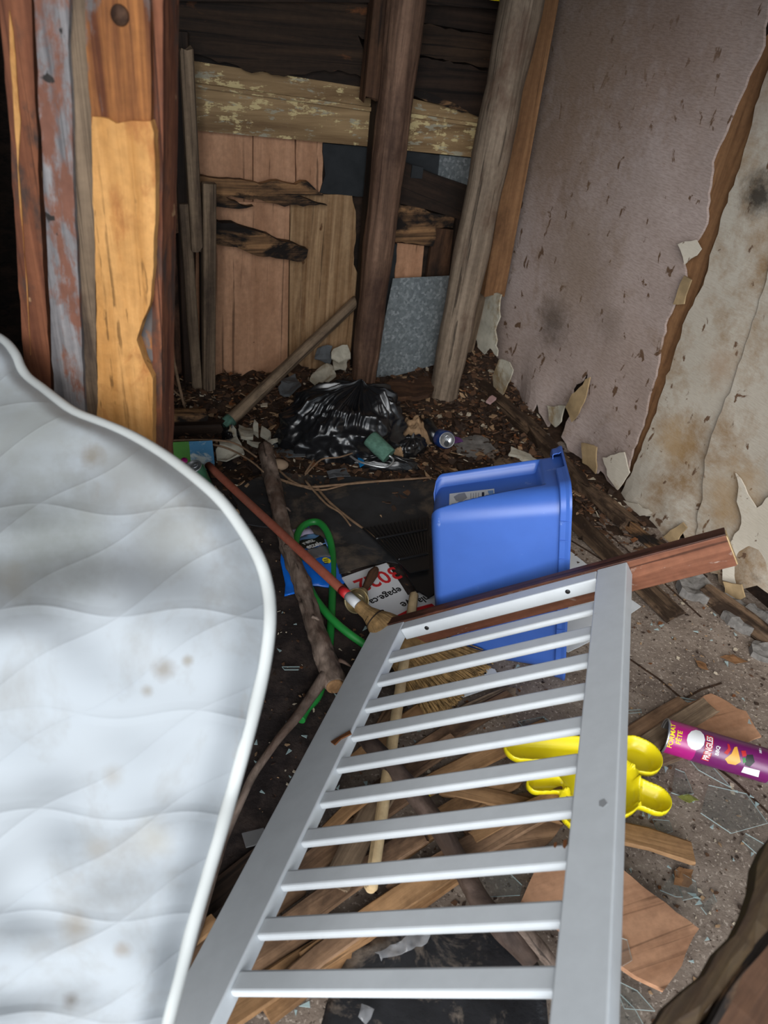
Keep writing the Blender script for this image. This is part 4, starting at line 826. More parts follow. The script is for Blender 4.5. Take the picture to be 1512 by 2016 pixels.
# black leaf rake
rk = empty('leaf_rake', P(790, 1100, 0), 'black plastic leaf rake head half hidden behind the blue tote', 'rake')
hub = P(845, 1160, .05)
V, Fc = [], []
for i in range(17):
    t = i/16; e = P(715+t*125, 1040-t*22, .03) if t < 1 else P(840, 1018, .03)
    dd = (e-hub); k = dd.length
    beam('tine', hub+dd*.25, e, .007, .004, W['black'], Z, parent=rk, bev=.001, seg=3)
for f_ in (.45, .8):
    pts = [(hub+(P(715+t/8*125, 1040-t/8*22, .03)-hub)*f_+Z*.003, .004) for t in range(9)]
    tube('cross_brace', pts, W['black'], 2, 8, parent=rk)
sheet('fan_plate', FLOOR, [(770, 1085), (800, 1070), (850, 1060), (870, 1160), (845, 1175), (820, 1160)], W['black'], .035, .006, 0, .04, parent=rk)
# pale dowel running under the crib side
a, b = P(815, 1172, .06), P(730, 1748, .06)
dw = tube('wooden_dowel', [(a, .0125), (a.lerp(b, .5), .0125), (b, .0125)], W['dowel'], 5, 18, .01, 10, round_end=True)
tag(dw, 'pale round wooden dowel running under the white slatted panel', 'dowel')
# ------------------------------------------------------------------ blue storage tote, standing on its short end, mouth to the right
T_ = dict(x=.505, y=1.296, yaw=-.033, L=.506, W=.283, D=.321, tp=.035, tilt=.204, lean=-.172, z=.012)
tdir = Vector((math.cos(T_['yaw'])*math.cos(T_['tilt']), math.sin(T_['yaw'])*math.cos(T_['tilt']), math.sin(T_['tilt'])))
tw0 = Vector((-math.sin(T_['yaw']), math.cos(T_['yaw']), 0)); tl0 = tdir.cross(tw0)
tw = tw0*math.cos(T_['lean'])+tl0*math.sin(T_['lean']); tl = tdir.cross(tw)
TO = Vector((T_['x'], T_['y'], T_['z'])) + tl*T_['L']/2 + tw*T_['W']/2       # centre of the mouth
def tote_section(s, grow=0.0, n=160, recess=True):
    """s = 0 at the mouth, 1 at the bottom; returns (w, l) ring"""
    a = T_['L']/2 - T_['tp']*s + grow; b = T_['W']/2 - T_['tp']*.8*s + grow; rc = .055; out = []
    per = []
    def arc(cx, cy, a0):
        for k in range(25): an = a0+k*math.pi/48; per.append(Vector((cx+rc*math.cos(an), cy+rc*math.sin(an))))
    arc(b-rc, a-rc, 0)
    for k in range(1, 60): per.append(Vector((b-rc-(2*b-2*rc)*k/60, a)))
    arc(-(b-rc), a-rc, math.pi/2)
    for k in range(1, 40): per.append(Vector((-b, a-rc-(2*a-2*rc)*k/40)))
    arc(-(b-rc), -(a-rc), math.pi)
    for k in range(1, 30): per.append(Vector((-(b-rc)+(2*b-2*rc)*k/30, -a)))
    arc(b-rc, -(a-rc), math.pi*1.5)
    for k in range(1, 40): per.append(Vector((b, -(a-rc)+(2*a-2*rc)*k/40)))
    for p in per:
        if recess and p.y > a-rc*1.0:
            lo = -b+.010 + (1-s)*.065; hi = b-.045
            e = .007; kw = min(1, max(0, (p.x-lo)/e))*min(1, max(0, (hi-p.x)/e)); ks = min(1, max(0, (s-.17)/.035))
            kw = kw*kw*(3-2*kw); ks = ks*ks*(3-2*ks); p.y += (min(p.y, a-.034)-p.y)*kw*ks
        out.append(p)
    return out
def tp_(w_, l_, s): return TO - tdir*(s*T_['D']) + tw*w_ + tl*l_
tote = empty('storage_tote', Vector((TO.x, TO.y, 0)), 'blue plastic storage tote standing on end, its open mouth facing the right wall', 'storage tote')
V, Fc = [], []; rings = []
ss = [i/60 for i in range(61)]
for s in ss:
    shrink = 0
    if s > .93: t = (s-.93)/.07; shrink = -.035*(1-math.sqrt(max(0, 1-t*t)))
    ring = tote_section(s, shrink); rings.append(len(ring))
    for p in ring: V.append(tp_(p.x, p.y, s) + tw*0)
n = rings[0]
for i in range(len(ss)-1):
    for j in range(n): Fc.append((i*n+j, i*n+(j+1) % n, (i+1)*n+(j+1) % n, (i+1)*n+j))
base_i = (len(ss)-1)*n
cidx = len(V); V.append(tp_(0, 0, .985))
for j in range(n): Fc.append((base_i+j, base_i+(j+1) % n, cidx))
# crack: a bitten hole at the lower bottom corner
hole = tp_(-T_['W']/2+.03, -T_['L']/2+.07, .92)
Fc = [f for f in Fc if (sum((V[i] for i in f), Vector())/len(f)-hole).length > .022*(1+.5*noise.noise(V[f[0]]*60))]
body = link('tote_body', V, Fc, W['blue'], parent=tote, smooth=True)
md = body.modifiers.new('wall', 'SOLIDIFY'); md.thickness = .003; md.offset = -1
V, Fc = [], []
for s, g in ((.075, .002), (.075, .014), (.070, .016), (.035, .017), (.012, .020), (-.004, .020), (-.006, .014), (-.004, .0)):
    for p in tote_section(s, g, recess=False):
        notch = 0
        V.append(tp_(p.x, p.y, s))
k = 8
for i in range(k-1):
    for j in range(n):
        cen = (V[i*n+j]-TO); lw, ll = cen.dot(tw), cen.dot(tl)
        if ll > T_['L']/2-.01 and -.02 < lw < .075 and i < 4: continue
        Fc.append((i*n+j, i*n+(j+1) % n, (i+1)*n+(j+1) % n, (i+1)*n+j))
rim = link('rim', V, Fc, W['blue'], parent=tote, smooth=False)
md = rim.modifiers.new('wall', 'SOLIDIFY'); md.thickness = .0025; md.offset = -1
# small ribs under the rim on the near long side
for q in range(9):
    l_ = -T_['L']/2+.06+q*(T_['L']-.12)/8
    a = tp_(-T_['W']/2-.0165, l_, .07); b = tp_(-T_['W']/2-.0195, l_, .0)
    beam('rim_rib', a, b, .0025, .002, W['blue'], tl, parent=rim, bev=.0005, seg=2)
# paper sticker in the recess
SP = Plane(tp_(.0, T_['L']/2 - T_['tp']*.68 - .034, .68), tdir, tw)
if SP.ez.dot(tl) < 0: SP = Plane(SP.o, tdir, -tw)
nt_ = (tp_(0, T_['L']/2-T_['tp'], 1)-tp_(0, T_['L']/2, 0)).normalized(); SP = Plane(SP.o, -nt_, SP.ey); 
if SP.ez.dot(tl) < 0: SP = Plane(SP.o, SP.ex, -SP.ey)
lab_ = sheet('paper_sticker', SP, [(885, 972), (973, 962), (974, 990), (884, 1003)], W['paper'], .0012, .0006, 0, .05, parent=tote); lab_['label'] = 'white printed sticker'
sheet('sticker_picture', SP, [(893, 978), (903, 972), (915, 970), (920, 980), (908, 988), (898, 986)], W['inkgrey'], .0016, .0003, 0, .05, parent=lab_)
sheet('sticker_swirl', SP, [(960, 966), (971, 965), (972, 976), (964, 978)], W['bagsky'], .0016, .0003, 0, .05, parent=lab_)
zero = lambda x, y: 0
for (a, b) in (((927, 971), (927, 995)), ((932, 971), (932, 995)), ((937, 970), (937, 994)), ((942, 970), (942, 993)), ((890, 992), (920, 990)), ((890, 996), (920, 993))):
    A_, B_ = SP.hit(*a, .0016), SP.hit(*b, .0016); beam('print_line', A_, B_, .0016, .0004, W['inkgrey'], SP.ez, parent=lab_, bev=.0001, seg=2)
A_, B_ = SP.hit(951, 969, .0016), SP.hit(951, 991, .0016); beam('print_line', A_, B_, .006, .0004, W['ink'], SP.ez, parent=lab_, bev=.0001, seg=2)
# white cards under and beside the tote
tag(sheet('white_card', FLOOR, [(1105, 1075), (1125, 1086), (1165, 1118), (1200, 1150), (1262, 1193), (1225, 1222), (1160, 1262), (1118, 1284), (1070, 1250)], W['paper'], .008, .003, .002, .03, lambda x, y: .006*noise.noise(Vector((x*8, y*8, 1)))), 'large white card sticking out on the right of the blue tote', 'card')
pc = tag(sheet('printed_paper', FLOOR, [(868, 1318), (920, 1300), (975, 1318), (990, 1345), (912, 1372), (900, 1362)], W['paper'], .010, .003, .002, .03), 'white paper with bold black corner marks under the slatted panel', 'paper')
for q in ([(893, 1330), (921, 1322), (935, 1327), (912, 1333), (905, 1342)], [(924, 1322), (948, 1313), (958, 1326), (950, 1328), (942, 1318), (928, 1326)]):
    sheet('black_mark', FLOOR, q, W['ink'], .0112, .001, 0, .05, parent=pc)
# ------------------------------------------------------------------ white slatted panel (cot side), propped on its left edge
Sd = Vector((.234, .967, -.098)).normalized(); Ld = Vector((.792, -.131, .597)); Ld = (Ld-Sd*Ld.dot(Sd)).normalized(); Nd = Ld.cross(Sd)
C0 = P(730, 1240, .06)
cp = lambda l, s, h=0.0: C0+Ld*l+Sd*s+Nd*h
ct = empty('slatted_panel', Vector((cp(.32, -.55).x, cp(.32, -.55).y, 0)), 'large white slatted wooden cot side lying tilted in the foreground', 'cot side')
def cbox(name, l0, l1, s0, s1, h0, h1, mat, bev=.002, parent=None, ends=False):
    V = [cp(l, s, h) for l in (l0, l1) for s in (s0, s1) for h in (h0, h1)]
    o = link(name, V, [(0, 1, 3, 2), (4, 6, 7, 5), (0, 4, 5, 1), (2, 3, 7, 6), (0, 2, 6, 4), (1, 5, 7, 3)], mat, parent=parent or ct)
    m = o.modifiers.new('edge', 'BEVEL'); m.width = bev; m.segments = 3; m.limit_method = 'NONE'
    return o
cbox('stile', 0, .098, -1.16, 0, -.028, 0, W['white'], .003)
cbox('stile', .583, .648, -1.16, 0, -.034, 0, W['white'], .003)
tr = cbox('top_rail', .0985, .5825, -.036, -.002, -.032, -.001, W['white'], .003)
for l in (.165, .515):
    a = cp(l, -.0355, -.014); lathe('screw_hole', [(-.0008, .0055), (.0010, .0055), (.0010, 0)], W['ink'], frame(a, -Sd), tr, 18)  # flat dark disc paints the shade inside the hole
for i in range(10):
    s1 = -.871+.0843*(9-i)-.0; 
    cbox('slat', .096, .5835, s1-.034, s1, -.020, -.006, W['white'], .005)
for l, s in ((.56, -.755), (.545, -.755)):
    pass
for (x, y, h_, w_) in ((1112, 1662, .016, .005), (1093, 1664, .010, .004)):
    r_ = ray(x, y); t = (cp(0, 0, -.0058)-CAM).dot(Nd)/r_.dot(Nd); c = CAM+r_*t
    V = [c+Ld*w_*a+Sd*h_*b*.8+Nd*q for a, b in ((-.5, .5), (.5, .6), (.6, -.2), (.1, -.6), (-.5, -.3)) for q in (0, .0004)]
    rs = link('rust_stain', V, [(0, 2, 4, 6, 8), (9, 7, 5, 3, 1)]+[((2*j), (2*j+1), (2*((j+1) % 5)+1), (2*((j+1) % 5))) for j in range(5)], W['chip'][4], parent=ct)
for pts in ([(652, 1462), (690, 1440), (693, 1446), (672, 1456), (660, 1468)],):
    r_ = [CAM+ray(x, y)*((cp(0, 0, .001)-CAM).dot(Nd)/ray(x, y).dot(Nd)) for x, y in pts]
    k = len(r_); V = r_+[p+Nd*.003 for p in r_]
    tag(link('bark_sliver', V, [tuple(range(k)), tuple(range(2*k-1, k-1, -1))]+[(j, (j+1) % k, k+(j+1) % k, k+j) for j in range(k)], W['chip'][4]), 'small orange sliver of bark lying on the left stile of the white panel', 'splinter')
for pts in ([(1180, 1578), (1190, 1574), (1196, 1582), (1188, 1590), (1180, 1587)],):
    r_ = [CAM+ray(x, y)*((cp(0, 0, .0003)-CAM).dot(Nd)/ray(x, y).dot(Nd)) for x, y in pts]; k = len(r_); V = r_+[p+Nd*.0005 for p in r_]
    link('dark_smudge', V, [tuple(range(k)), tuple(range(2*k-1, k-1, -1))]+[(j, (j+1) % k, k+(j+1) % k, k+j) for j in range(k)], W['inkgrey'], parent=ct)
# brown rail that runs under the far end of the panel
def rail():
    a = cp(-.002, .004, -.028); b = cp(.86, .012, -.028)
    e = empty('brown_rail', Vector((b.x, b.y, 0)), 'long reddish brown wooden rail running behind the white slatted panel to the right wall', 'rail')
    mid = cp(.42, .0, 0)
    # lies lower than the panel, broad face towards the viewer, dark narrow edge on top
    z0 = -.075
    def q(l, s, h): return C0+Ld*l+Sd*(s+.0)+Nd*h
    V = [q(l, s, h) for l in (-.004, .845) for s in (.002, .030) for h in (z0, -.002)]
    o = link('rail_body', V, [(0, 1, 3, 2), (4, 6, 7, 5), (0, 4, 5, 1), (2, 3, 7, 6), (0, 2, 6, 4), (1, 5, 7, 3)], W['rail'], parent=e)
    me = o.data
    # re-base so that the grain runs along the rail
    m = frame(a, Ld, Nd); inv = m.inverted()
    for v in me.vertices: v.co = inv @ v.co
    o.matrix_basis = m
    V = [q(l, s, h) for l in (-.005, .846) for s in (.001, .031) for h in (-.0018, .002)]
    t = link('dark_edge', [inv @ v for v in V], [(0, 1, 3, 2), (4, 6, 7, 5), (0, 4, 5, 1), (2, 3, 7, 6), (0, 2, 6, 4), (1, 5, 7, 3)], W['railtop'], m, e)
    V = [inv @ q(l, s, h) for l in (.8452, .8475) for s in (.0035, .0285) for h in (z0+.002, -.004)]
    ce_ = link('cut_end', V, [(0, 1, 3, 2), (4, 6, 7, 5), (0, 4, 5, 1), (2, 3, 7, 6), (0, 2, 6, 4), (1, 5, 7, 3)], W['dowel'], m, e); ce_['label'] = 'pale sawn end'
    for x in (o, t): bv = x.modifiers.new('edge', 'BEVEL'); bv.width = .0015; bv.segments = 2
rail()
# ------------------------------------------------------------------ yellow sand mould
def mould():
    caps = [((1182, 1530), (1186, 1534), .086), ((1255, 1482), (1263, 1486), .046), ((1255, 1556), (1290, 1571), .034), ((1024, 1466), (1160, 1474), .034), ((1058, 1539), (1150, 1536), .021), ((1120, 1500), (1160, 1520), .05), ((1150, 1590), (1170, 1590), .052)]
    hz_ = .056; C = [(P(*a, hz_), P(*b, hz_), r) for a, b, r in caps]
    def sd(x, y):
        ds = []
        for a, b, r in C:
            ax, ay, bx, by = a.x, a.y, b.x, b.y; dx, dy = bx-ax, by-ay; t = max(0, min(1, ((x-ax)*dx+(y-ay)*dy)/(dx*dx+dy*dy)))
            ds.append(math.hypot(x-ax-t*dx, y-ay-t*dy)-r)
        k = .004; m = min(ds); return m - k*math.log(sum(math.exp(-(d-m)/k) for d in ds))*.6, ds
    xs = [min(min(a.x, b.x)-r for a, b, r in C)-.01, max(max(a.x, b.x)+r for a, b, r in C)+.01]; ys = [min(min(a.y, b.y)-r for a, b, r in C)-.01, max(max(a.y, b.y)+r for a, b, r in C)+.01]
    st = .0028; nx, ny = int((xs[1]-xs[0])/st), int((ys[1]-ys[0])/st); g = {}
    for i in range(nx+1):
        for j in range(ny+1): g[i, j] = sd(xs[0]+i*st, ys[0]+j*st)
    V, idx, Fc = [], {}, []
    def hgt(d, ds):
        # ears and paws are bowls of their own, divided from the body by a low ridge
        d1 = -d; rim_ = hz_
        if d1 < .0025: return rim_-.001*(1-d1/.0025)
        t = min(1, (d1-.0025)/.020); z = rim_-.026*(t*(2-t))
        body_ = min(ds[0], ds[5], ds[6], ds[3])
        for k in (1, 2, 4):
            if ds[k] < .01 :
                q = abs(body_+.004); z += .014*math.exp(-(q/.005)**2)*(1 if ds[k] < 0 else 0)
        return z
    def vid(i, j):
        if (i, j) in idx: return idx[i, j]
        x, y = xs[0]+i*st, ys[0]+j*st; d, ds = g[i, j]
        if d > -.0008:
            gx = (sd(x+1e-4, y)[0]-sd(x-1e-4, y)[0])/2e-4; gy = (sd(x, y+1e-4)[0]-sd(x, y-1e-4)[0])/2e-4; L_ = max(.2, math.hypot(gx, gy)); x -= gx/L_*d; y -= gy/L_*d; d = 0
        idx[i, j] = len(V); V.append(Vector((x, y, hgt(d, ds)))); return idx[i, j]
    for i in range(nx):
        for j in range(ny):
            if max(g[i+a, j+b][0] for a in (0, 1) for b in (0, 1)) < st*.95: Fc.append((vid(i, j), vid(i+1, j), vid(i+1, j+1), vid(i, j+1)))
    cnt = set()
    for f in Fc:
        for k in range(4): cnt.add((f[k], f[(k+1) % 4]))
    low = {}
    def lw(a):
        if a not in low: low[a] = len(V); V.append(Vector((V[a].x, V[a].y, hz_-.016)))
        return low[a]
    for a, b in list(cnt):
        if (b, a) not in cnt: Fc.append((b, a, lw(a), lw(b)))
    o = link('sand_mould', V, Fc, W['yellow'], smooth=True)
    m = o.modifiers.new('wall', 'SOLIDIFY'); m.thickness = .002
    for v in o.data.vertices: v.co.z += (v.co.x-.5)*.02
    return o
tag(mould(), 'bright yellow plastic sand mould with rounded ears, partly under the white panel', 'toy')
tag(sheet('yellow_chip', FLOOR, [(826, 1558), (840, 1556), (847, 1566), (843, 1580), (832, 1572)], W['yellow'], .05, .003, .001, .03), 'small yellow plastic piece beside the dark branch under the panel', 'scrap')
# ------------------------------------------------------------------ crisps tube
ca, cb = P(1306, 1447, .040), P(1500, 1505, .040); cax = (cb-ca).normalized(); cb = ca+cax*.235; CRr = .0385
cn = empty('crisps_tube', Vector((ca.x, ca.y, 0)), 'magenta and purple cardboard crisps tube lying open on its side', 'crisps tube')
cm = frame(ca, cax)
lathe('magenta_wrap', [(.004, CRr), (.066, CRr)], W['magenta'], cm, cn, 64)
lathe('purple_wrap', [(.066, CRr), (.231, CRr)], W['purple'], cm, cn, 64)
lathe('mouth_ring', [(.006, CRr-.003), (.0, CRr-.002), (-.001, CRr), (.001, CRr+.0012), (.004, CRr+.0012), (.0045, CRr)], W['chrome'], cm, cn, 64)
lathe('inner_wall', [(.001, CRr-.0025), (.225, CRr-.0025), (.225, 0)], W['canin'], cm, cn, 48)
lathe('metal_base', [(.230, CRr), (.232, CRr+.001), (.236, CRr+.001), (.237, CRr-.001), (.233, CRr-.003), (.233, 0)], W['chrome'], cm, cn, 64)
tv = (CAM-(ca+cb)/2); tv = (tv-cax*tv.dot(cax)).normalized(); tq = cax.cross(tv)
# circumferential direction: letters read upwards round the tube with their tops towards the open mouth
def on_can(px, py):
    """axial position and angle of the tube's surface seen at a pixel"""
    r = ray(px, py); o = CAM-ca; d = r-cax*r.dot(cax); o2 = o-cax*o.dot(cax); a = d.dot(d); b = 2*d.dot(o2); c = o2.dot(o2)-CRr**2; disc = max(0, b*b-4*a*c)
    t = (-b-math.sqrt(disc))/(2*a); p = CAM+r*t-ca; return p.dot(cax), math.atan2(p.dot(tq), p.dot(tv))
def can_pt(ax_, an, h): return ca+cax*ax_+(tv*math.cos(an)+tq*math.sin(an))*(CRr+h)
def can_text(s, size, px, mat, lift=.0006, wide=1.0, name='lettering', bold=.02):
    V, Fc = textmesh(s, size, bold); a0, n0 = on_can(*px); aa, nn = on_can(px[0]+3, px[1]-10); sg_ = 1 if nn > n0 else -1
    f = lambda h: (lambda v: can_pt(a0-v.y, n0+sg_*v.x*wide/CRr, h))
    vs_, fs = solid(V, Fc, f(lift), f(lift-.0005)); return link(name, vs_, fs, mat, parent=cn)
can_text('FORMAT', .0150, (1324, 1448), W['inkyellow'])
can_text('FÊTE', .0150, (1338, 1452), W['inkyellow'])
o = can_text('PRINGLES', .0200, (1396, 1474), W['red'], .0005, .70, 'brand_backing', .09)
can_text('PRINGLES', .0185, (1396, 1474), W['inkwhite'], .0009, .70)
can_text('BBQ', .0110, (1413, 1478), W['inkwhite'])
can_text('185 g', .0070, (1497, 1478), W['inkwhite'])
def can_patch(name, px, mat, lift=.0004, n=6):
    out = []
    for i, a in enumerate(px):
        b = px[(i+1) % len(px)]
        for k in range(n): out.append(on_can(a[0]+(b[0]-a[0])*k/n, a[1]+(b[1]-a[1])*k/n))
    c = (sum(p[0] for p in out)/len(out), sum(p[1] for p in out)/len(out)); k = len(out); V, Fc = [], []
    lv = [1, .75, .5, .25]
    for t in lv:
        for p in out: V.append(can_pt(c[0]+(p[0]-c[0])*t, c[1]+(p[1]-c[1])*t, lift))
    for i in range(len(lv)-1):
        for j in range(k): Fc.append((i*k+j, i*k+(j+1) % k, (i+1)*k+(j+1) % k, (i+1)*k+j))
    V.append(can_pt(*c, lift)); m_ = len(V)-1
    for j in range(k): Fc.append(((len(lv)-1)*k+j, (len(lv)-1)*k+(j+1) % k, m_))
    return link(name, V, Fc, mat, parent=cn, smooth=True)
can_patch('white_blank', [(1370+18*math.cos(i*math.pi/6), 1457+20*math.sin(i*math.pi/6)) for i in range(12)], W['inkwhite'], n=3)
can_patch('crisp_picture', [(1427, 1494), (1440, 1484), (1446, 1471), (1451, 1470), (1455, 1486), (1458, 1500), (1448, 1506), (1433, 1503)], W['chipyellow'])
can_patch('pepper_picture', [(1425, 1482), (1433, 1474), (1432, 1464), (1436, 1466), (1439, 1476), (1432, 1486)], W['red'])
can_patch('tomato_picture', [(1459, 1478), (1468, 1478), (1470, 1488), (1462, 1490)], W['red'])
can_patch('spice_picture', [(1470, 1486), (1482, 1486), (1486, 1500), (1476, 1510), (1466, 1506)], W['ink'])
can_patch('barcode', [(1465, 1509), (1496, 1517), (1493, 1530), (1459, 1520)], W['inkwhite'])
can_patch('rasp_picture', [(1462, 1492), (1467, 1492), (1469, 1500), (1463, 1503)], W['green'])
# ------------------------------------------------------------------ loose plank strips under the panel
def strip(p0, p1, z, wd, mat, label, seed, jag=.012, th=.010, tilt=0.0, group=None):
    a, b = P(*p0, z), P(*p1, z+tilt); return tag(beam('plank_strip', a, b, wd, th, W[mat], Z, jag=jag, seed=seed, rough=.12, bow=.004), label, 'plank', group)
SD = [
 ((330, 1935), (585, 1745), .012, .045, 'strip', 'thin plank strip nearest the mattress edge, passing under the left stile'),
 ((330, 1850), (545, 1668), .008, .055, 'dark', 'dark wet plank strip left of the white panel, upper of three'),
 ((318, 1905), (420, 1815), .030, .030, 'strip2', 'short orange plank strip between mattress and left stile'),
 ((372, 1985), (640, 1800), .022, .045, 'strip', 'plank strip crossing under the foot of the left stile'),
 ((420, 2016), (760, 1800), .030, .050, 'strip2', 'orange brown plank strip along the lower left of the panel gaps'),
 ((520, 1990), (930, 1690), .016, .050, 'strip2', 'long pale plank strip ending beside the black plastic sheet'),
 ((560, 1830), (830, 1640), .030, .045, 'strip', 'brown plank strip below the end of the pale dowel'),
 ((600, 1900), (900, 1700), .040, .045, 'strip2', 'orange plank strip just right of the dowel end'),
 ((570, 1735), (800, 1560), .016, .045, 'strip', 'brown plank strip left of the pale dowel'),
 ((660, 1745), (760, 1555), .038, .050, 'weather', 'splintered greyish plank with a torn end beside the pale dowel'),
 ((690, 1600), (900, 1455), .020, .045, 'strip', 'brown plank strip crossing beneath the dark branch'),
 ((740, 1700), (1010, 1530), .020, .050, 'strip2', 'broad orange plank strip between dowel and dark branch'),
 ((780, 1760), (1075, 1590), .034, .050, 'strip', 'broad brown plank strip crossing the dark branch low down'),
 ((700, 1500), (830, 1400), .022, .040, 'strip2', 'orange plank strip behind the upper end of the dark branch'),
 ((800, 1500), (1010, 1370), .014, .045, 'strip', 'brown plank strip right of the dowel, near the printed paper'),
 ((820, 1560), (1080, 1430), .012, .045, 'strip2', 'orange plank strip pointing at the yellow mould'),
 ((745, 1450), (800, 1360), .010, .040, 'strip', 'short plank strip under the straw bristles'),
 ((870, 1550), (1100, 1605), .022, .040, 'strip2', 'orange plank strip slanting down beneath the yellow mould'),
 ((1190, 1632), (1365, 1680), .020, .050, 'strip2', 'orange brown plank strip right of the white panel'),
 ((1215, 1470), (1345, 1385), .010, .045, 'strip', 'plank strip behind the crisps tube, farther one'),
 ((1215, 1510), (1395, 1390), .022, .050, 'weather', 'greyish plank strip touching the mouth of the crisps tube'),
 ((1230, 1530), (1345, 1480), .016, .030, 'weather', 'short grey strip end between yellow mould and crisps tube'),
 ((560, 1940), (700, 1830), .045, .035, 'strip', 'narrow plank strip between two lower slats'),
 ((640, 1640), (730, 1560), .046, .028, 'strip2', 'short orange strip under the middle of the left stile'),
 ((930, 1650), (1110, 1560), .036, .030, 'strip2', 'narrow split strip below the yellow mould'),
 ((880, 1420), (1010, 1360), .010, .035, 'weather', 'grey strip just below the torn base of the blue tote'),
]
for i, (a, b, z, wd, mt, lb) in enumerate(SD): strip(a, b, z, wd, mt, lb, 40+i)
tag(sheet('plywood_offcut', FLOOR, [(1028, 1772), (1062, 1692), (1200, 1690), (1290, 1760), (1376, 1828), (1340, 1900), (1308, 1950), (1250, 1920), (1190, 1880), (1110, 1830)], W['ply'], .045, .012, .004, .1, rot=.4), 'pinkish plywood offcut lying right of the white panel near the dark timber', 'plywood')
tag(sheet('plywood_offcut', FLOOR, [(1330, 1395), (1400, 1365), (1470, 1400), (1500, 1450), (1420, 1470), (1340, 1440)], W['ply'], .008, .006, .006, .1, rot=.4), 'brown plywood scrap beneath the crisps tube', 'plywood')
tag(sheet('plywood_offcut', FLOOR, [(900, 1600), (1040, 1560), (1120, 1620), (1060, 1680), (960, 1720)], W['strip'], .012, .006, .006, .1, rot=.3), 'brown board under the lower edge of the yellow mould', 'board')
db = tube('dark_branch', [(P(x, y, z), r) for x, y, z, r in [(690, 1420, .055, .015), (730, 1465, .06, .019), (775, 1515, .065, .020), (830, 1580, .065, .020), (880, 1655, .065, .019), (912, 1712, .065, .018), (945, 1775, .065, .019), (990, 1828, .06, .022), (1020, 1860, .055, .020), (1050, 1900, .05, .014)]], W['darkbark'], 6, 20, .08, 18, seed=3)
tag(db, 'thick dark branch lying under the white panel, split at its near end', 'branch')
tube('split_prong', [(P(x, y, z), r) for x, y, z, r in [(1005, 1815, .065, .018), (1045, 1850, .065, .015), (1078, 1885, .06, .012), (1100, 1920, .055, .008)]], W['bark'], 5, 14, .12, 20, parent=db)
tag(sheet('metal_plate', FLOOR, [(476, 1640), (518, 1630), (530, 1650), (500, 1664), (484, 1668)], W['chrome'], .03, .003, .001, .05), 'small bent metal plate between mattress and white panel', 'plate')
tag(sheet('metal_plate', FLOOR, [(798, 1380), (815, 1376), (820, 1390), (804, 1396)], W['chrome'], .012, .002, .001, .05), 'tiny metal plate beside the dowel under the panel', 'plate')
bs = sheet('black_plastic_sheet', FLOOR, [(690, 1850), (800, 1830), (930, 1810), (1010, 1840), (1070, 1920), (1090, 2060), (620, 2060), (650, 1950)], W['plasticsheet'], .03, .004, .008, .025, lambda x, y: .014*noise.fractal(Vector((x*9, y*9, 5)), 1, 2, 4), seed=6, smooth=True)
tag(bs, 'crumpled black plastic sheet on the floor at the near end of the panel', 'plastic sheet')
for i, q in enumerate([[(735, 1870), (790, 1850), (850, 1835), (838, 1850), (790, 1880), (745, 1895)], [(700, 2000), (712, 1975), (735, 1985), (720, 2016)]]):
    tag(sheet('clear_film', FLOOR, q, W['film'], .05, .001, .006, .010, lambda x, y: .012*noise.fractal(Vector((x*40, y*40, i)), 1, 2, 3), smooth=True), ['shiny clear film crumpled on the black plastic sheet', 'small clear film scrap near the lower picture edge'][i], 'film')
# glass shards
GS = [
 ([(1330, 1513), (1348, 1520), (1366, 1562), (1340, 1566), (1322, 1560)], 'triangular glass shard right of the yellow mould'),
 ([(1285, 1612), (1318, 1615), (1325, 1636), (1300, 1645)], 'square glass shard below the lower ear of the yellow mould'),
 ([(1300, 1752), (1325, 1720), (1345, 1765), (1332, 1765)], 'pointed glass shard in the middle of the bare floor, right'),
 ([(1330, 1712), (1370, 1735), (1375, 1765), (1345, 1772)], 'glass shard lying beside the pointed one on the bare floor'),
 ([(1380, 1785), (1405, 1760), (1412, 1775), (1392, 1800)], 'narrow glass shard near the dark timber'),
 ([(1462, 1655), (1468, 1640), (1512, 1665), (1490, 1680)], 'glass sliver at the right picture edge, left of the dark timber'),
 ([(1395, 1545), (1470, 1562), (1512, 1620), (1440, 1640), (1380, 1600)], 'large dusty glass pane piece in front of the crisps tube'),
 ([(940, 1720), (1000, 1715), (1028, 1742), (1024, 1762), (960, 1765)], 'large glass shard under the slats beside the dark branch'),
 ([(1200, 1838), (1235, 1850), (1245, 1890), (1220, 1905), (1203, 1880)], 'glass shard on the plywood offcut beside the right stile'),
 ([(1205, 1925), (1255, 1950), (1290, 1990), (1230, 1985)], 'glass shard in the gap below the plywood offcut'),
 ([(1215, 1950), (1250, 1985), (1280, 2040), (1200, 2030)], 'broken glass piece at the bottom edge of the picture'),
 ([(1232, 1398), (1262, 1396), (1264, 1402), (1234, 1404)], 'thin glass sliver right of the top of the right stile'),
 ([(1338, 1372), (1385, 1380), (1382, 1385), (1340, 1378)], 'long thin glass sliver behind the crisps tube'),
 ([(1020, 1420), (1070, 1410), (1095, 1430), (1050, 1450)], 'flat dusty glass piece between the slats above the yellow mould'),
 ([(555, 1312), (590, 1312), (588, 1318), (560, 1318)], 'thin glass sliver on the dark floor left of the log'),
 ([(690, 1150), (640, 1010), (690, 1022), (640, 1014)], 'long glass splinter on the black felt'),
 ([(1350, 1485), (1400, 1505), (1440, 1550), (1420, 1540), (1375, 1515)], 'long glass strip under the crisps tube'),
]
GS[15] = ([(634, 1008), (650, 1010), (684, 1021), (680, 1023)], GS[15][1])
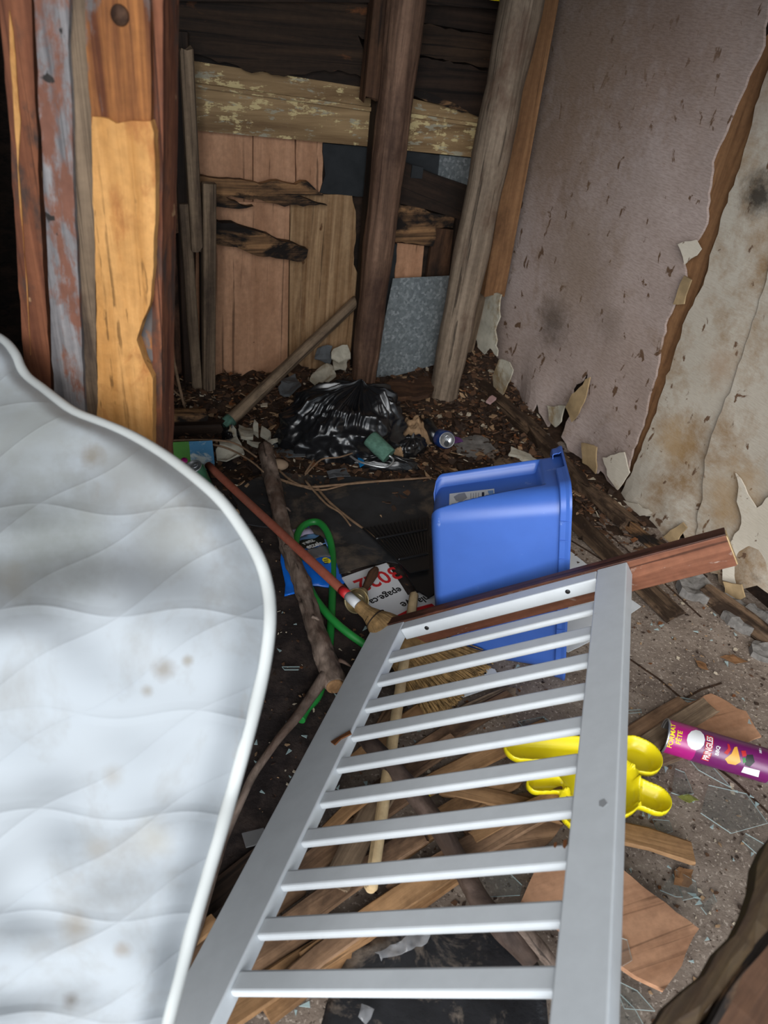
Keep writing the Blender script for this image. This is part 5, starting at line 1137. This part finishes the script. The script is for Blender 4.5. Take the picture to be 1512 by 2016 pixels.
for i, (q, lb) in enumerate(GS):
    z = .05 if i in (8,) else .055 if i == 7 else .008
    o = sheet('glass_shard', FLOOR, q, W['glass'], z, .003, 0, .2); o.data.materials.append(W['glassedge'])
    for p in o.data.polygons:
        if abs(p.normal.z) < .5: p.material_index = 1
    tag(o, lb, 'glass', 'broken glass on the floor')
rr = random.Random(11); V, Fc = [], []
for i in range(170):
    c = P(rr.uniform(480, 1500), rr.uniform(1180, 2000), .004+.003*rr.random()); s = rr.uniform(.003, .010); a0 = rr.random()*6.3; k = len(V); n = 3
    for h in (.002, 0):
        for j in range(n): an = a0+j*2.1+rr.uniform(-.3, .3)*0; V.append(c+Vector((math.cos(an)*s*(1.6 if j == 0 else .6), math.sin(an)*s*(1.6 if j == 0 else .6), h)))
    Fc += [(k, k+1, k+2), (k+5, k+4, k+3), (k, k+1, k+4, k+3), (k+1, k+2, k+5, k+4), (k+2, k, k+3, k+5)]
tag(link('glass_crumbs', V, Fc, W['glassedge']), 'tiny glass splinters scattered over the floor', 'glass', kind='stuff')
for i, (x, y, s, mt, lb) in enumerate([(1355, 1572, .016, 'yellow', 'small yellow green leaf near the triangular glass shard'), (1345, 1727, .03, 'leaf', 'brown leaf beside the pointed glass shard'), (1382, 1310, .022, 'leaf', 'dry leaf on the floor near the concrete rubble'), (1445, 1298, .025, 'leaf', 'dry leaf on the floor, right of the other one'), (1300, 1228, .01, 'chip_o', 'tiny orange fleck beyond the tip of the white card'), (425, 1490, .02, 'strip2', 'pale splinter beside the mattress edge')]):
    c = P(x, y, .006); m = {'leaf': W['leaf'], 'yellow': W['mossleaf'], 'chip_o': W['chip'][4]}.get(mt) or W[mt]
    pts = [c+Vector((math.cos(k*.785+i)*s*(1.5 if k % 4 == 0 else .6), math.sin(k*.785+i)*s*.7, 0)) for k in range(8)]
    tag(sheet('dry_leaf' if mt != 'strip2' else 'splinter', FLOOR, None, m, .008, .001, .002, .008, lambda x_, y_: .004*noise.noise(Vector((x_*60, y_*60, i))), world=pts), lb, 'leaf' if mt != 'strip2' else 'splinter')
# ------------------------------------------------------------------ mattress, bent over in the doorway
def mattress():
    ct_ = [(-230, 655, 1.10), (-60, 650, 1.08), (0, 668, 1.07), (30, 700, 1.06), (48, 738, 1.05), (95, 775, 1.03), (150, 815, 1.01), (240, 850, .99), (320, 895, .97), (400, 955, .94), (450, 1005, .92), (500, 1080, .90), (523, 1140, .885), (531, 1210, .87), (522, 1300, .855), (500, 1400, .84), (465, 1530, .82), (430, 1650, .80), (385, 1800, .77), (345, 1950, .745), (318, 2060, .73), (280, 2230, .70)]
    rows = cat([(Vector(p), 0) for p in ct_], 5); nC = 46; V, uv = [], []
    for i, (p, _) in enumerate(rows):
        px, py, D = p
        ly = py + max(0, (1-(px+230)/500))*0; lx = -330
        dl = D + .03 - .10*max(0, min(1, (py-900)/500))*(1 if py < 2300 else 1)
        for j in range(nC+1):
            t = j/nC; x = px+(lx-px)*t; y = py+(-8*t if py > 1000 else 0)+ (40*math.sin(t*2.6)*max(0, min(1, (py-700)/300)))
            # the sheet rises into a fold across the middle: upper part leans away, lower part faces the door
            k = math.exp(-((py-1190)/170)**2); Dd = D+(dl-D)*t - .035*math.sin(min(1, t*9)*math.pi/2) - .05*k*min(1, t*3)
            # smaller sags
            Dd += .014*noise.noise(Vector((x*.006, y*.010, 2))) + .02*math.exp(-((py-1060)/70)**2)*min(1, t*4)
            V.append(CAM+ray(x, y)*Dd); uv.append((x/1000, y/1000))
    R_ = len(rows); C_ = nC+1; Fc = []
    back = len(V)
    # thickness: away from the viewer and slightly left
    for v in list(V): V.append(v+(v-CAM).normalized()*.11+Vector((-.035, 0, 0)))
    for i in range(R_-1):
        for j in range(nC):
            Fc.append((i*C_+j, i*C_+j+1, (i+1)*C_+j+1, (i+1)*C_+j)); Fc.append((back+(i+1)*C_+j, back+(i+1)*C_+j+1, back+i*C_+j+1, back+i*C_+j))
        Fc.append((i*C_, (i+1)*C_, back+(i+1)*C_, back+i*C_)); Fc.append(((i+1)*C_+nC, i*C_+nC, back+i*C_+nC, back+(i+1)*C_+nC))
    for j in range(nC):
        Fc.append((j+1, j, back+j, back+j+1)); Fc.append(((R_-1)*C_+j, (R_-1)*C_+j+1, back+(R_-1)*C_+j+1, back+(R_-1)*C_+j))
    base_ = Vector((V[0].x, V[0].y, 0)); e = empty('mattress', Vector((-.45, .62, 0)), 'white stained quilted mattress bulging in from the left, nearest the viewer', 'mattress')
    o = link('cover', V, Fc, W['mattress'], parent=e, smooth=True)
    ul = o.data.uv_layers.new(name='UVMap')
    for l in o.data.loops: ul.data[l.index].uv = uv[l.vertex_index % back]
    edge = [(V[i*C_]+(CAM-V[i*C_]).normalized()*.004, .0078) for i in range(0, R_, 3)]
    tube('piping', edge, W['piping'], 3, 14, .02, 20, parent=e)
    edge = [(V[back+i*C_]+Vector((.004, 0, 0)), .0075) for i in range(0, R_, 3)]
    tube('piping', edge, W['mattside'], 3, 12, .02, 20, parent=e)
mattress()
# ------------------------------------------------------------------ door post on the left
DP = Plane(Vector((0, 1.0, 0)), Vector((1, 0, 0)), Z)
dpo = empty('door_post', Vector((-.42, 1.0, 0)), 'tall door post of old boards with a freshly cut orange patch, behind the mattress', 'door post')
def db_(name, px, mat, off, th, jag=.0035, label=None, seed=0, disp=None, sp=.05, calm=None):
    o = sheet(name, DP, px, W[mat], off, th, jag, sp, disp, math.pi/2, parent=dpo, seed=seed, jagf=16, calm=calm)
    if label: o['label'] = label
    return o
db_('outer_board', [(-8, -80), (57, -80), (78, 400), (104, 800), (115, 1000), (62, 1000), (48, 740), (22, 300)], 'redboard', -.01, .03, .002, 'red brown board with a pale chipped line', 1)
db_('chipped_line', [(18, 20), (26, 60), (34, 160), (40, 240), (36, 330), (44, 440), (50, 540), (60, 700), (54, 560), (40, 420), (30, 260), (20, 120)], 'cut', -.008, .003, .001, 'pale chipped line', 2)
db_('grey_board', [(63, -80), (132, -80), (140, 200), (152, 500), (166, 800), (176, 1010), (118, 1010), (106, 760), (88, 400), (72, 100)], 'greyboard', .012, .045, .002, 'grey painted board', 3)
db_('inner_strip', [(134, -80), (168, -80), (185, 300), (190, 700), (200, 1010), (172, 1010), (160, 700), (148, 400)], 'weather', .004, .04, .003, 'dark splintered strip', 4)
db_('post_face', [(160, -80), (294, -80), (296, 250), (292, 400), (190, 420), (180, 250)], 'stained', .010, .055, .003, 'reddish stained face', 5)
db_('post_core', [(185, 240), (300, 240), (305, 1010), (200, 1010)], 'stained', -.004, .04, 0, None, 6)
db_('cut_face', [(182, 232), (215, 234), (232, 243), (262, 236), (298, 238), (306, 262), (306, 440), (300, 540), (296, 600), (282, 630), (270, 668), (284, 712), (300, 745), (302, 900), (300, 1010), (200, 1010), (194, 800), (190, 600), (186, 400)], 'cut', .014, .02, .0015, 'freshly cut orange wood', 7, lambda x, y: .0045*noise.fractal(Vector((x*11+y*8, y*20, 7)), 1, 2, 4)+.003*abs(math.sin(x*26+y*14)), .010)
db_('side_board', [(290, -80), (322, -80), (321, 300), (318, 600), (320, 1010), (296, 1010), (300, 600), (297, 300)], 'redboard', .0, .06, .0015, 'dark red side board', 8)
lathe('nail_head', [(0, 0), (0, .011), (.003, .010), (.004, 0)], W['darkred'], frame(DP.hit(236, 30, .010), DP.ez), dpo, 20)
# ------------------------------------------------------------------ dark timber in the lower right foreground
a = CAM+ray(1530, 1660)*.80; b = CAM+ray(1215, 2120)*.68
tm = empty('foreground_timber', Vector((a.x, a.y, 0)), 'big dark mossy timber crossing the lower right corner, close to the viewer', 'timber')
d = (b-a).normalized(); view = (CAM-(a+b)/2).normalized(); sd_ = d.cross(view).normalized()
if sd_.x < 0: sd_ = -sd_
def slab(name, off0, off1, dep, th, mat, seed, lab_=None):
    n = 26; V, Fc = [], []; L = (b-a).length; a2 = a-d*.25; L2 = L+.4
    cor = [(off0, 0), ((off0+off1)/2, .006), (off1, 0), (off1, -th), (off0, -th)]
    for i in range(n+1):
        x = L2*i/n
        for j, (o_, h_) in enumerate(cor):
            w_ = .018*noise.fractal(Vector((x*7+seed, j*.8 if j < 3 else .8*(4-j)*2, seed)), 1, 2, 3)
            V.append(Vector((x, o_+w_, h_+dep+w_*.5)))
    k = 5
    for i in range(n):
        for j in range(k): Fc.append((i*k+j, i*k+(j+1) % k, (i+1)*k+(j+1) % k, (i+1)*k+j))
    Fc.append(tuple(range(k-1, -1, -1))); Fc.append(tuple(n*k+j for j in range(k)))
    m = Matrix.Identity(4)
    for i in range(3): m[i][0] = d[i]; m[i][1] = sd_[i]; m[i][2] = view[i]; m[i][3] = a2[i]
    o = link(name, V, Fc, W[mat], m, tm, False)
    if lab_: o['label'] = lab_
slab('mossy_face', .0, .034, 0, .05, 'mossy', 3, 'greenish mossy face')
slab('dark_face', .032, .26, -.015, .06, 'darkred', 5, 'dark brown split face')
slab('torn_ridge', .030, .036, .0, .02, 'rot', 8, 'orange torn ridge')
# ------------------------------------------------------------------ repeats share a group
GR = {'plank_strip': 'loose plank strips under the white slatted panel', 'round_pole': 'round poles against the back wall', 'wooden_batten': 'upright battens in the left corner', 'dark_stud': 'dark uprights on the back wall',
      'torn_paper': 'torn paper layers on the right wall', 'wall_panel': 'panels on the right wall', 'sill_timber': 'sill timbers along the right wall', 'dry_vine': 'dry vines in front of the rubbish bag', 'grass_stem': 'dry stems on the black felt',
      'plaster_scrap': 'plaster scraps around the rubbish bag', 'concrete_rubble': 'concrete lumps along the right wall', 'rotten_plank': 'rotten planks on the back wall', 'dark_plank': 'dark planks at the top of the back wall',
      'plywood_sheet': 'plywood pieces on the back wall', 'bag_film': 'black film remnants around the rubbish bag', 'plywood_offcut': 'plywood offcuts on the floor', 'drinks_can': 'drinks cans in the rubbish', 'dry_leaf': 'dry leaves on the floor', 'roofing_felt': 'black felt pieces on the back wall', 'clear_film': 'clear film scraps', 'short_board': 'short boards between the poles', 'metal_plate': 'small metal plates under the panel', 'bare_twig': 'bare twigs in the left corner', 'floor_timber': 'timbers on the floor in the left corner', 'corner_batten': 'posts in the right corner', 'felt_scrap': 'dark scraps beside the rubbish bag'}
for o in SC.objects:
    if o.parent is None and 'category' in o and 'kind' not in o and 'group' not in o:
        g = GR.get(o.name.split('.')[0])
        if g: o['group'] = g
